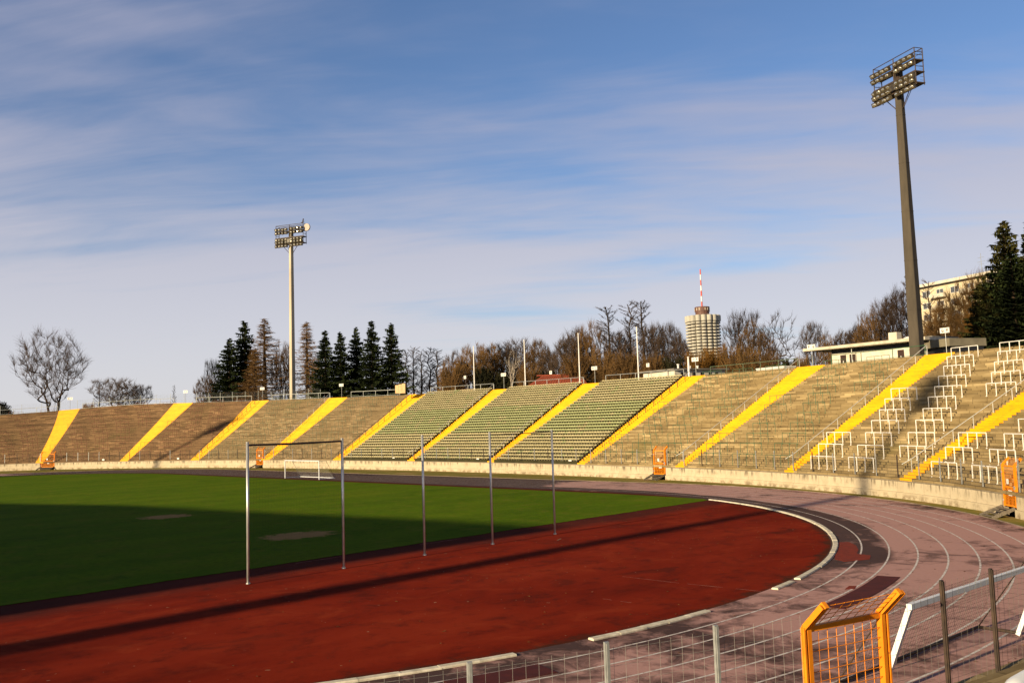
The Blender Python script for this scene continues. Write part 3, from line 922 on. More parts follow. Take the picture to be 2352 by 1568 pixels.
# railings along the rim
def railing(uL, uR, label, mat, h=1.05, d=.35, mid=False, bays=2.2):
    root = empty('rim_railing', off((uL+uR)/2, run((uL+uR)/2)+d, ztop((uL+uR)/2))); tag(root, label, 'railing', 'railings along the top of the terraces')
    inv = Matrix.Translation(-root.location); n = max(2, int((uR-uL)/bays))
    def q(u, z): return inv@off(u, run(u)+d, ztop(u)+z)
    tr = MB(); tr.tube([q(uL+(uR-uL)*i/n, h) for i in range(n+1)], .04, 6); tr.build('rail', mat, root)
    lr = MB(); lr.tube([q(uL+(uR-uL)*i/n, .12) for i in range(n+1)], .025, 5); lr.build('rail', mat, root)
    if mid:
        mm = MB()
        for i in range(n*6):
            u = uL+(uR-uL)*i/(n*6); mm.tube([q(u, .12), q(u, h)], .007, 3, caps=False)
        mm.build('lattice', mat, root)
    for i in range(n+1):
        pb = MB(); u = uL+(uR-uL)*i/n; pb.tube([q(u, -.05), q(u, h)], .042, 6); pb.build('post', mat, root)
rl_lab = {('a', 0): 'thin grey railing on the rim below the big bare tree', ('b', 0): 'grey railing on the rim between the far curve staircases', ('c', 0): 'pinkish railing on the rim below the spruce pair',
          ('d', 0): 'pale railing on the rim around the pale floodlight mast', ('e', 0): 'pale railing on the rim below the five spruces', ('f', 0): 'grey railing above the seat block nearest the spruces',
          ('g', 0): 'grey railing above the middle seats before the red roof', ('h', 0): 'grey railing above the seats before the white pavilion', ('i', 0): 'greenish railing on the rim between O P and P Q signs',
          ('j', 0): 'green railing on the rim before the long kiosk', ('l', 0): 'grey-green railing on the rim below the dark conifers'}
for key, a, b, mt, lab in blocks:
    if (key, 0) not in rl_lab: continue
    uL = (stR(a, 1)+.3) if a else 46.0
    uR = (stL(b, 1)-.3) if b else 262.0
    if key == 'l': uL += 3.2
    if key == 'e': uR -= 2.4
    mat = M['green_paint'] if key in 'j' else M['sage_paint'] if key == 'i' else M['pale_steel'] if key in 'de' else M['steel']
    railing(uL, uR, rl_lab[(key, 0)], mat, bays=2.4 if key != 'a' else 3.0)
# tall wire fence behind the rim on the far curve
def tall_fence(uL, uR, d, h, label):
    root = empty('mesh_fence', off((uL+uR)/2, run(uL)+d, ztop(uL))); tag(root, label, 'fence')
    inv = Matrix.Translation(-root.location); n = int((uR-uL)/2.6)
    def q(u, z): return inv@off(u, run(u)+d, ztop(u)+z)
    ms = MB()
    for i in range(n+1):
        u = uL+(uR-uL)*i/n; pb = MB(); pb.tube([q(u, -.3), q(u, h)], .04, 5); pb.build('post', M['pale_steel'], root)
    for i in range(n*10):
        u = uL+(uR-uL)*i/(n*10); ms.tube([q(u, 0), q(u, h-.1)], .006, 3, caps=False)
    for k in range(8):
        ms.tube([q(uL+(uR-uL)*i/n, .1+k*(h-.2)/7) for i in range(n+1)], .006, 3, caps=False)
    ms.build('wire_mesh', M['steel'], root)
tall_fence(48, 112, 2.2, 2.1, 'tall thin wire fence standing behind the far curve rim')

# sector signs
FONT5 = {'I':['111','010','010','010','111'],'J':['0111','0010','0010','1010','0100'],'K':['1001','1010','1100','1010','1001'],'L':['1000','1000','1000','1000','1111'],
 'M':['10001','11011','10101','10001','10001'],'N':['1001','1101','1011','1001','1001'],'O':['0110','1001','1001','1001','0110'],'P':['1110','1001','1110','1000','1000'],
 'Q':['0110','1001','1001','1011','0111'],'R':['1110','1001','1110','1010','1001'],'T':['11111','00100','00100','00100','00100']}
def sector_sign(px, py, letters, label, h=2.5, two=True):
    # stands on the rim; py is the height of the board centre
    us_ = [45+i*.2 for i in range(1100)]
    best = None
    for u in us_:
        p = off(u, run(u)+.7, ztop(u)); d = p-CO; x = 1176+FPX*d.dot(CR)/d.dot(CF)
        if best is None or abs(x-px) < best[0]: best = (abs(x-px), u, d.dot(CF))
    _, u, D = best
    b = at(px, py, D); nr = wnrm(u)
    base = off(u, run(u)+.7, ztop(u)); H = b.z-base.z
    to = Vector((CO.x-base.x+ -20, CO.y-base.y, 0)); ang = math.atan2(-nr.y, -nr.x)+PI/2
    root = empty('sector_sign', base, ang); tag(root, label, 'sign', 'white lettered sector signs on the rim')
    if two:
        pb = MB(); pb.tube([(0, 0, -.2), (0, 0, H+.25)], .03, 6); pb.build('post', M['steel'], root)
        parts = ((-.29, letters[0], .1), (.29, letters[1], -.1))
    else:
        pb = MB(); pb.tube([(0, 0, -.2), (0, 0, H-.2)], .022, 6); pb.build('post', M['dark_steel'], root)
        parts = ((0, letters[0], 0),)
    for x, ch, tw in parts:
        R = Matrix.Rotation(tw, 3, 'Z')
        bd = MB(); bd.box((x, -.045, H), (.55, .02, .52), rot=R); bo = bd.build('board', M['white_paint'], root)
        lt = MB(); rows = FONT5[ch]; wd = len(rows[0]); cs = .062
        for j, rw in enumerate(rows):
            for i, c in enumerate(rw):
                if c == '1':
                    off_ = R@Vector(((i-(wd-1)/2)*cs, -.013, (2-j)*cs))
                    lt.box((x+off_.x, -.045+off_.y, H+off_.z), (cs*1.02, .006, cs*1.02), rot=R)
        lt.build('letter', M['letter'], bo)
    return root
for px, py, s in ((160, 915, 'IJ'), (427, 899, 'JK'), (603, 892, 'KL'), (785, 884, 'LM'), (1157, 860, 'MN'), (1367, 845, 'NO'), (1600, 825, 'OP'), (1865, 796, 'PQ'), (2175, 758, 'QR')):
    sector_sign(px, py, s, f'white double sign lettered {s[0]} and {s[1]} on a thin post above the stairs')
for px, py, lab in ((1069, 866, 'small white single sign above the seats nearest the spruces'), (1267, 855, 'small white single sign standing before the red roof'), (1490, 838, 'small white single sign beside the white pavilion')):
    sector_sign(px, py, 'T', lab, two=False)

# flagpoles
for px, yt, yb, D, lab in ((1090, 795, 895, 157, 'bare white flagpole above the seats nearest the spruces'), (1207, 780, 886, 150, 'bare white flagpole just left of the red roof'),
                     (1332, 765, 878, 142, 'bare white flagpole at the right end of the red roof'), (1467, 750, 868, 135, 'bare white flagpole beside the white pavilion'),
                     (1582, 820, 850, 131, 'short thick white pole standing behind the pavilion')):
    b = at(px, yb, D); t_ = at(px-1, yt, D)
    mb = MB(); r0 = .1 if px != 1582 else .16
    mb.tube([(0, 0, -1.0), (0, 0, (t_.z-b.z)*.5), (0, 0, t_.z-b.z)], [r0*1.1, r0*.9, r0*.7], 8)
    mb.tube([(0, 0, t_.z-b.z), (0, 0, t_.z-b.z+.06), (0, 0, t_.z-b.z+.1)], [r0*1.1, r0*1.1, .01], 8)
    o = mb.build('flagpole', M['white_paint']); o.location = b; tag(o, lab, 'flagpole', 'white poles behind the seat blocks')

# plywood hoarding beside the seats
b = at(908, 902, 160); e = at(931, 899, 159)
mb = MB(); d = Vector((e.x-b.x, e.y-b.y, 0)); L = d.length; ang = math.atan2(d.y, d.x)
for i in range(3):
    mb.box((L*(i+.5)/3, 0, .72+.05*i), (L/3-.02, .04, 1.45+.12*i))
mb.box((L/2, .06, .5), (L, .06, .1))
o = mb.build('plywood_hoarding', M['hoarding']); o.location = (b.x, b.y, b.z-.1); o.rotation_euler = (0, 0, ang)
tag(o, 'pale plywood hoarding on the rim right of the five spruces', 'hoarding')

# ------------------------------------------------------------------ ball nets at the near goal line
XP = 18.14; PH = 5.95
ys = [atz(x, y, 0).y for x, y in ((567, 1340), (790, 1305), (977, 1275), (1136, 1250), (1272, 1226))]
def pole(mb, y, r=.06):
    mb.tube([(0, y, 0), (0, y, PH)], r, 10); mb.tube([(0, y, PH), (0, y, PH+.02)], r*1.15, 10)
    mb.tube([(0, y, 0), (0, y, .05)], r*1.5, 10)
def net_frame(y0, y1, label, bar):
    root = empty('ball_stop_net', (XP, (y0+y1)/2, 0)); tag(root, label, 'ball net', 'ball stop poles behind the goal line')
    for y in (y0, y1):
        pb = MB(); pole(pb, y-root.location.y); pb.build('pole', M['alu'], root, True)
    bb = MB(); bb.tube([(0, y0-root.location.y, PH-.12), (0, 0, PH-.14), (0, y1-root.location.y, PH-.12)], bar, 8); bb.build('crossbar', M['dark_steel'], root)
    nt = MB(); w = y1-y0
    for i in range(int(w/.14)+1):
        y = y0-root.location.y+.14*i; nt.tube([(0, y, .1), (0, y, PH-.15)], .0016, 3, caps=False)
    for j in range(int((PH-.3)/.14)):
        z = .15+.14*j; nt.tube([(0, y0-root.location.y, z), (0, y1-root.location.y, z)], .0016, 3, caps=False)
    nt.build('net', M['net'], root)
net_frame(ys[0], ys[1], 'taller-looking pair of silver poles with a dark top bar before the far goal', .045)
net_frame(ys[3], ys[4], 'pair of silver poles with a thin top bar before the seat blocks', .022)
pb = MB(); pole(pb, 0); o = pb.build('ball_stop_pole', M['alu'], None, True); o.location = (XP, ys[2], 0)
tag(o, 'single silver pole without crossbar between the two pole pairs', 'pole', 'ball stop poles behind the goal line')
# small spike on the apron by the far pole
mb = MB(); p = atz(1280, 1240, 0); mb.tube([(0, 0, 0), (.25, .05, .1)], .02, 6); o = mb.build('ground_peg', M['dark_steel']); o.location = p
tag(o, 'small dark peg on the red apron near the last silver pole', 'peg')

lv = MB()
for _ in range(700):
    a = random.uniform(-.5, 1.35); r = 46.2+random.uniform(-1.2, .9)*random.random() if random.random() < .6 else random.uniform(22, 46)
    x, y = r*math.cos(a), r*math.sin(a)
    q = random.uniform(0, 6.28); l = random.uniform(.03, .07)
    dx, dy = math.cos(q)*l, math.sin(q)*l
    lv.quad((x-dx, y-dy, .012), (x+dy*.5, y-dx*.5, .03), (x+dx, y+dy, .014), (x-dy*.5, y+dx*.5, .026))
tag(lv.build('fallen_leaves', simple('dry_leaf', (.2, .1, .035), (.1, .05, .02), 9, .9, .1)), 'dry brown leaves scattered over the track and apron', 'leaves', kind='stuff')

# ------------------------------------------------------------------ goals
def goal(name, p0, d, w, h, depth, label, post_r, lean=0.0, netmat='white_net', square=False, gmat='white_tube'):
    # p0: ground point of one post, d: unit direction along the crossbar, net towards n
    n = Vector((-d.y, d.x, 0))
    root = empty(name, p0, math.atan2(d.y, d.x)); tag(root, label, 'goal')
    L = lambda x, y, z: (x, y+lean*z, z)
    def bar(nm, a, b):
        mb = MB()
        if square:
            va, vb2 = Vector(a), Vector(b); dd = (vb2-va); ln = dd.length; q = dd.to_track_quat('X', 'Z').to_matrix()
            mb.box((va+vb2)/2, (ln, post_r*2, post_r*2), rot=q)
        else: mb.tube([a, b], post_r, 8)
        mb.build(nm, M['white_tube'], root)
    bar('post', L(0, 0, 0), L(0, 0, h-post_r*.98)); bar('post', L(w, 0, 0), L(w, 0, h-post_r*.98)); bar('crossbar', L(-post_r, 0, h), L(w+post_r, 0, h))
    gb_ = MB(); r2 = post_r*.8
    gb_.tube([(0, .05, .06), (0, depth, .06), (w, depth, .06), (w, .05, .06)], r2, 6); gb_.build('ground_bar', M[gmat], root)
    for x in (0, w):
        st = MB(); st.tube([L(x, .05, h), L(x, depth*.45, h-.02)], .018, 5); st.tube([L(x, depth*.45, h-.02), (x, depth, .06)], .018, 5); st.build('net_stanchion', M['dark_steel'], root)
    nt = MB(); s = .15; r = .0028
    prof = [L(0, depth*.45, h-.02), (0, depth*.62, h*.5), (0, depth, .08)]
    for i in range(int(w/s)+1):
        x = i*s; nt.tube([(x, q[1], q[2]) for q in prof], r, 3, caps=False)
    for k in range(int(h/s)+3):
        t = k/(int(h/s)+2)*2; i = min(int(t), 1); f = t-i
        y = prof[i][1]*(1-f)+prof[i+1][1]*f; z = prof[i][2]*(1-f)+prof[i+1][2]*f
        nt.tube([(0, y, z), (w, y, z)], r, 3, caps=False)
    for x in (0, w):
        for k in range(int(h/s)):
            z = k*s+.1; f = 1-z/h; nt.tube([L(x, 0, z), (x, depth*(.45+.55*f), z)], r, 3, caps=False)
    nt.build('net', M[netmat], root)
    return root
a = atz(655, 1097.5, .0); b = atz(733, 1101, .0)
d = Vector((b.x-a.x, b.y-a.y, 0)); w = d.length; d.normalize()
hgt = (at(655, 1057, (a-CO).dot(CF))).z
goal('football_goal', a, d, w, hgt, 2.3, 'white football goal with net standing at the far edge of the grass', .06)
# training goal leaning by the foreground fence
P0 = atz(2092, 1398, 2.05); Bp = Vector((44.62, P0.y, 0.0))
dirg = Vector((.075, 1, 0)).normalized()
leanx = (P0.x-Bp.x)/2.05
gr = goal('training_goal', Vector((Bp.x, Bp.y, .02)), dirg, 7.9, 2.1, 1.1, 'white square-tube goal leaning beside the foreground wire fence', .06, lean=-leanx, netmat='net', square=True, gmat='dark_steel')

# ------------------------------------------------------------------ foreground barrier beside the camera
p0 = at(2262, 1590, 3.3); p1 = at(2316, 1553, 3.32); p2 = at(2352, 1545, 3.42)
dv = (Vector((p2.x, p2.y, 0))-Vector((p1.x, p1.y, 0))).normalized()
gz = Z0+(ztop(305)-Z0)*.4
root = empty('crush_barrier', (p1.x, p1.y, gz)); tag(root, 'large white pipe barrier with rounded corner right beside the camera', 'barrier', 'white crush barriers on the terraces')
tz = p2.z-gz-.03
rb = MB(); dl = dv
rb.tube([(-dl.x*.06, -dl.y*.06, tz-.14), (-dl.x*.05, -dl.y*.05, tz-.08), (-dl.x*.01, -dl.y*.01, tz-.02), (dl.x*.06, dl.y*.06, tz), (dl.x*3, dl.y*3, tz)], .035, 12)
rb.build('rail', M['white_tube'], root, True)
for k in (-.06, .95, 1.95, 2.95):
    lg = MB(); lg.tube([(dl.x*k, dl.y*k, -.3), (dl.x*k, dl.y*k, tz-.12)], .034, 10); lg.build('leg', M['white_tube'], root, True)

# ------------------------------------------------------------------ floodlight masts
def mast(base, ztop_, hd, label, r0, r1, mat, disc=False, prot=0.0):
    hd = Vector((hd[0], hd[1], 0)).normalized()
    root = empty('floodlight_mast', base, math.atan2(hd.y, hd.x)); tag(root, label, 'floodlight')
    H = ztop_-base.z
    pm = MB(); N = 8; sec = []
    # octagonal-ish plan with a raised central rib facing the pitch
    plan = [(-.5, -.44), (-.44, -.5), (.44, -.5), (.5, -.44), (.5, .44), (.44, .5), (-.44, .5), (-.5, .44)]
    ca, sa = math.cos(prot-math.atan2(hd.y, hd.x)), math.sin(prot-math.atan2(hd.y, hd.x))
    plan = [(x*ca-y*sa, x*sa+y*ca) for x, y in plan]
    K = 6
    for i in range(K):
        z0, z1 = (H-1.0)*i/K, (H-1.0)*(i+1)/K
        ra, rb_ = 2*(r0+(r1-r0)*i/K), 2*(r0+(r1-r0)*(i+1)/K)
        e = 1.03 if i else 1.0
        A = [(x*ra, y*ra, z0-(3.5 if i == 0 else 0)) for x, y in plan]; B = [(x*rb_, y*rb_, z1) for x, y in plan]
        for j in range(N):
            k = (j+1) % N; pm.quad(A[j], A[k], B[k], B[j])
        if i:
            C1 = [(x*ra*1.04, y*ra*1.04, z0-.05) for x, y in plan]; D1 = [(x*ra*1.04, y*ra*1.04, z0+.05) for x, y in plan]
            for j in range(N):
                k = (j+1) % N; pm.quad(C1[j], C1[k], D1[k], D1[j])
            pm.poly(list(reversed(C1))); pm.poly(D1)
    pm.poly([(x*2*r1, y*2*r1, H-1.0) for x, y in plan])
    pm.build('pole', mat, root)
    W = 6.7; y0 = -.55
    fr = MB(); st = M['dark_steel']
    zb, zm1, zm2, zt = H-4.0, H-2.72, H-1.38, H
    dep = 1.1
    for x in (-W/2, 0, W/2):
        for y in (y0, y0+dep):
            if x == 0 and y != y0: continue
            fr.tube([(x, y, zb-.2), (x, y, zt)], .06, 6)
    for y in (y0, y0+dep):
        fr.tube([(-W/2, y, zt), (W/2, y, zt)], .055, 6)
        fr.tube([(-W/2, y, zt-.5), (W/2, y, zt-.5)], .03, 5)
    for x in (-W/2, W/2):
        for z in (zt, zt-.45, zm2+.6, zm1+.6):
            fr.tube([(x, y0, z), (x, y0+dep, z)], .04, 5)
    for s in (-1, 1):
        fr.tube([(s*W*.32, y0+.3, zb), (s*r1, 0, zb-2.0)], .05, 6)
        fr.tube([(s*W*.2, y0+dep, zb), (s*r1, .1, zb-2.0)], .04, 6)
        for i in range(9):      # ladder rungs at the ends
            z = zb+.3+i*.42; fr.tube([(s*W/2, y0+.55, z), (s*W/2, y0+dep, z)], .018, 4)
    fr.box((0, 0, H-2.2), (r1*2.2, r1*2.2, 3.6))
    fr.build('frame', st, root)
    for z in (zb, zm1, zm2):
        pf = MB(); pf.box((0, y0+dep/2, z), (W+.2, dep+.1, .12)); pf.box((0, y0-.06, z+.02), (W+.25, .06, .22)); pf.build('platform', st, root)
    lb_ = MB()
    R = Matrix.Rotation(math.radians(28), 3, 'X')
    lb_.box((0, 0, 0), (.66, .36, .52), rot=R); lb_.box((0, .2, .02), (.4, .2, .32), rot=R)
    n0 = len(lb_.f)
    SG, RG = 10, 4      # domed front glass
    for a in range(RG):
        for k in range(SG):
            def gp(i_, k_):
                t_ = (PI/2)*i_/RG; f_ = 2*PI*k_/SG
                return R@Vector((.27*math.sin(t_)*math.cos(f_), -.182-.12*math.cos(t_), .22*math.sin(t_)*math.sin(f_)))
            lb_.quad(gp(a, k), gp(a, k+1), gp(a+1, k+1), gp(a+1, k), m=1)
    lm = lb_.mesh('lamp', [M['lamp_box'], M['lamp_glass']])
    rowsz = [zb-.42, zb+.42, zb+1.15, zm1+1.25, zm2+.42]
    rowsz = [zb-.42, zb+.33, zb+.88, zm2-.32, zm2+.42]
    for j, z in enumerate(rowsz):
        for i in range(8):
            x = (-3.05+.79*i) if i < 4 else (.68+.79*(i-4))
            o = link(bpy.data.objects.new('lamp', lm), root)
            o.location = (x+random.uniform(-.03, .03), y0-.28+random.uniform(-.03, .03), z)
            o.rotation_euler = (random.uniform(-.16, .2), random.uniform(-.04, .04), random.uniform(-.34, .34))
    bx = MB(); bx.box((.1, y0-.25, zb+.55), (.9, .4, .8)); bx.build('junction_box', M['lamp_box'], root)
    if disc:
        dm = MB(); dm.tube([(W/2+.7, y0+.2, zt-.9), (W/2+.7, y0+.5, zt-.9)], .75, 24); dm.build('drum_antenna', M['disc'], root)
        am = MB(); am.tube([(W/2-.1, y0, zt), (W/2+.1, y0, zt+.9)], .12, 6); am.tube([(W/2-.5, y0, zt+.1), (W/2+.3, y0, zt+.3)], .06, 5)
        am.tube([(W/2, y0+.3, zt-.9), (W/2+.7, y0+.3, zt-.9)], .05, 5); am.build('antenna_arm', M['dark_steel'], root)
    return root
M['mast_pale'] = simple('mast_pale_concrete', (.5, .44, .33), (.37, .32, .24), .8, .85, .2, 0, (1, 1, .2))
mb_ = at(2106, 800, 102); mast(Vector((mb_.x, mb_.y, 12.0)), 46.6, (.89, -.46), 'tall dark floodlight mast with tilted lamp head beside the kiosk', .62, .34, M['mast'], prot=math.radians(-6))
mb_ = at(672, 905, 187); mast(Vector((mb_.x, mb_.y, 12.2)), 48.6, (.92, .40), 'slim pale floodlight mast with drum antenna among the far spruces', .46, .32, M['mast_pale'], disc=True, prot=math.radians(4))
# its twin on the main stand side, out of frame: throws the long shadow over the apron
mast(Vector((22.45, -72.0, 9.0)), 45.5, (-.3, .95), 'floodlight mast on the main stand side', 1.0, .2, M['mast'])

mast(Vector((-111.0, -74.0, 9.0)), 45.5, (.3, .95), 'floodlight mast on the far main stand side', 1.0, .25, M['mast'])

# main stand on the sun side (out of frame), it shades the pitch
tops = [(-110, 15.0), (-70, 15.6), (-46, 17.2), (-29.5, 18.9), (-6.7, 19.9), (5.5, 20.6), (16.6, 20.9)]
root = empty('main_stand', (-45, -66, 0)); tag(root, 'main stand with long flat roof on the sunny side', 'grandstand')
inv = Matrix.Translation((45, 66, 0))
rf = MB(); wl_ = MB()
for (x0, z0), (x1, z1) in zip(tops[:-1], tops[1:]):
    P8 = [(x0, -62, z0-.8), (x1, -62, z1-.8), (x1, -80, z1-2.2), (x0, -80, z0-2.2), (x0, -62, z0), (x1, -62, z1), (x1, -80, z1-1.4), (x0, -80, z0-1.4)]
    rf.hexa([inv@Vector(p) for p in P8])
    P8 = [(x0, -70, -.3), (x1, -70, -.3), (x1, -80.5, -.3), (x0, -80.5, -.3), (x0, -70, z0-1.5), (x1, -70, z1-1.5), (x1, -80.5, z1-2.3), (x0, -80.5, z0-2.3)]
    wl_.hexa([inv@Vector(p) for p in P8])
rf.build('roof', M['grey_roof'], root); wl_.build('wall', M['cream_white'], root)
tr = MB()
for k in range(14):
    y = -52-k*1.3; z = 1.2+k*.55
    tr.box(inv@Vector((-45, y, z/2)), (123, 1.3, z))
tr.build('terrace', M['terr_olive'], root)

# ------------------------------------------------------------------ buildings behind the rim
def frame_from(a, b):
    d = Vector((b.x-a.x, b.y-a.y, 0)); return d.length, math.atan2(d.y, d.x)
# long flat-roofed kiosk left of the dark mast
za = 11.7
a = at(1912, 834, 119); b = at(2128, 812, 108)
L, ang = frame_from(a, b)
root = empty('flat_roof_kiosk', (a.x, a.y, za), ang); tag(root, 'long low whitewashed kiosk with overhanging flat roof and dark doors', 'kiosk')
H = 2.35
w_ = MB(); w_.box((L/2, 3, H/2-.5), (L, 6, H+1)); w_.build('wall', M['cream_white'], root)
r_ = MB(); r_.box((L/2-.9, 2.3, H+.62), (L+4.2, 8.6, .36)); ro = r_.build('roof', M['fascia'], root)
r2 = MB(); r2.box((L/2+1, 3.4, H+.92), (L-1.0, 5.5, .24)); r2.build('roof_felt', M['grey_roof'], ro)
vt = MB(); vt.box((L*.55, 3, H+1.55), (1.15, 1.0, 1.1)); vt.build('vent_housing', M['cream_white'], ro)
sk = MB(); lathe(sk, [(.8, H+1.04), (.7, H+1.25), (.4, H+1.4), (.02, H+1.43)], (L*.7, 3), 14); sk.build('roof_light', M['white_paint'], ro)
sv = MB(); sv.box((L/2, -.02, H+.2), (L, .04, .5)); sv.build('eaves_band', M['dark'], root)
for fx in (.13, .235, .75, .87):
    dm = MB(); dm.box((L*fx, -.03, 1.0), (.85, .06, 2.0)); do = dm.build('door', simple('maroon_door', (.05, .016, .012), (.03, .02, .016), 2, .6), root)
    hd_ = MB(); hd_.box((L*fx+.02, -.075, 1.1), (.1, .02, .3)); hd_.build('door_notice', M['white_paint'], do)
for fx in (-.1, .0, .33):
    pm = MB(); pm.tube([(L*fx-.5, -1.2, -.8), (L*fx-.5, -1.2, H+.45)], .05, 6); pm.build('post', M['pale_steel'] if fx > .2 else M['dark_steel'], root)
# right annex of the kiosk
a = at(2120, 815, 109); b = at(2196, 809, 104)
L, ang = frame_from(a, b)
root = empty('grey_annex', (a.x, a.y, za-.2), ang); tag(root, 'grey rendered annex with flat roof right of the dark mast', 'annex')
w_ = MB(); w_.box((L/2, 2, 1.0), (L, 4, 2.2)); w_.build('wall', M['dark'], root)
r_ = MB(); r_.box((L/2, 1.6, 2.45), (L+.4, 5.2, .9)); r_.build('roof', M['fascia'] if False else simple('annex_render', (.2, .175, .12), (.15, .13, .09), 1, .9), root)

# white pavilion right of the seats
a = at(1478, 868, 146); b = at(1550, 861, 139)
c = at(1655, 864, 146)
L, ang = frame_from(a, b)
root = empty('pavilion', (a.x, a.y, 11.3), ang); tag(root, 'low white flat-roofed pavilion with narrow dark windows behind the seats', 'pavilion')
w_ = MB(); w_.box((L/2, 5, .9), (L, 10, 2.6)); w_.build('wall', M['cream_white'], root)
r_ = MB(); r_.box((L/2, 5, 2.35), (L+.9, 11, .24)); ro = r_.build('roof', M['grey_roof'], root)
for i, y in enumerate((1.4, 2.6, 3.8, 5.3, 6.9, 8.2)):
    wm = MB(); wm.box((L+.02, y, 1.2), (.05, .55, 1.3)); wm.build('window', M['dark'], root)
for (x, y, h) in ((L-.6, 1.2, .6), (L-.5, 3.4, .3), (L-.6, 5.0, .35)):
    ch = MB(); ch.tube([(x, y, 2.4), (x, y, 2.47+h)], .16, 8); ch.tube([(x, y, 2.47+h), (x, y, 2.57+h)], .24, 8); ch.build('roof_vent', M['white_paint'], ro)
# second low roof further right
a = at(1620, 858, 150); b = at(1722, 856, 150)
L, ang = frame_from(a, b)
root = empty('low_shed', (a.x, a.y, 11.2), ang); tag(root, 'low dark-roofed shed glimpsed behind the greenish rim railing', 'shed')
w_ = MB(); w_.box((L/2, 3, .6), (L, 6, 1.7)); w_.build('wall', M['cream_white'], root)
r_ = MB(); r_.box((L/2, 3, 1.6), (L+.6, 6.8, .22)); ro = r_.build('roof', M['tower_brown'], root)
for x in (.6, L*.72):
    ch = MB(); ch.tube([(x, 1, 1.7), (x, 1, 2.4)], .15, 8); ch.build('roof_vent', M['white_paint'], ro)
# long white container behind the railing
a = at(1737, 851, 124); b = at(1800, 845, 119); L, ang = frame_from(a, b)
root = empty('white_trailer', (a.x, a.y, 11.55), ang); tag(root, 'long low white trailer behind the railing left of the P Q sign', 'trailer')
w_ = MB(); w_.box((L/2, 1, .55), (L, 2, .8)); w_.build('body', M['white_paint'], root)
r_ = MB(); r_.box((L/2, 1, 1.02), (L+.1, 2.1, .1)); r_.build('roof', M['white_paint'], root)
for fx in (.2, .8):
    wh = MB(); wh.tube([(L*fx, -.02, .1), (L*fx, .2, .1)], .28, 12); wh.build('wheel', M['dark'], root)
# red-roofed house behind the middle seats
a = at(1215, 889, 160); b = at(1345, 876, 160)
L, ang = frame_from(a, b)
root = empty('red_roof_house', (a.x, a.y, 10.6), ang); tag(root, 'low building with broad terracotta roof behind the middle seats', 'house')
w_ = MB(); w_.box((L/2, 4, .9), (L-1, 8, 2.2)); w_.build('wall', M['cream'], root)
rz = 2.0
rm_ = MB(); hh = 1.95; e = .4
rm_.quad((-e, -e, rz-.1), (L+e, -e, rz-.1), (L-.6, 4, rz+hh), (2.6, 4, rz+hh)); rm_.quad((L+e, 8+e, rz-.1), (-e, 8+e, rz-.1), (2.6, 4, rz+hh), (L-.6, 4, rz+hh))
rm_.tri((-e, 8+e, rz-.1), (-e, -e, rz-.1), (2.6, 4, rz+hh)); rm_.tri((L+e, -e, rz-.1), (L+e, 8+e, rz-.1), (L-.6, 4, rz+hh))
rm_.box((L/2, 4, rz+hh), (L-3.0, .25, .18))
for i in range(1, int(L/.5)):
    x = i*.5; f = .0
    xa = x; ya = -e; xb = 2.6+(L-3.2)*(x/L)
    rm_.tube([(xa, -e, rz-.08), (xb, 4, rz+hh+.01)], .035, 4, caps=False)
rm_.build('roof', M['terracotta'], root)
gm = MB(); gm.tube([(-e, -e-.05, rz-.14), (L+e, -e-.05, rz-.14)], .09, 6); gm.build('gutter', M['fascia'], root)
# low wooden hut left of the M N sign
a = at(1062, 890, 170); b = at(1088, 888, 170); L, ang = frame_from(a, b)
root = empty('wooden_hut', (a.x, a.y, 11.2), ang); tag(root, 'low tan wooden hut half hidden behind the seat rim railing', 'hut')
w_ = MB(); w_.box((L/2, 1.5, .7), (L, 3, 1.4)); w_.build('wall', M['hoarding'], root)
r_ = MB(); r_.box((L/2, 1.5, 1.48), (L+.4, 3.4, .14)); r_.build('roof', M['tower_brown'], root)

# apartment block on the hill
a = at(2112, 800, 232); b = at(2270, 800, 212)
L, ang = frame_from(a, b)
z_b = 8.0; zr = at(2112, 662, 232).z
H = zr-z_b
root = empty('apartment_block', (a.x, a.y, z_b), ang); tag(root, 'cream apartment block with balconies behind the dark mast and bare tree', 'building')
w_ = MB(); w_.box((L, 7, H/2), (L*2, 14, H)); w_.build('wall', M['cream'], root)
r_ = MB(); r_.box((L, 6.7, H+.35), (L*2+1.2, 15.4, .7)); ro = r_.build('roof', M['cream_white'], root)
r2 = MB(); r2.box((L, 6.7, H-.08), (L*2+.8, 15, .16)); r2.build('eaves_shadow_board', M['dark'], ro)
ant = MB(); ant.tube([(L*.86, 3, H+.6), (L*.86, 3, H+6)], .05, 5)
for z, w in ((5.0, .9), (4.0, 1.2), (3.4, .8)): ant.tube([(L*.86-w, 3, H+z), (L*.86+w, 3, H+z)], .03, 4)
ant.build('roof_antenna', M['steel'], ro)
nf = int(H/2.95)
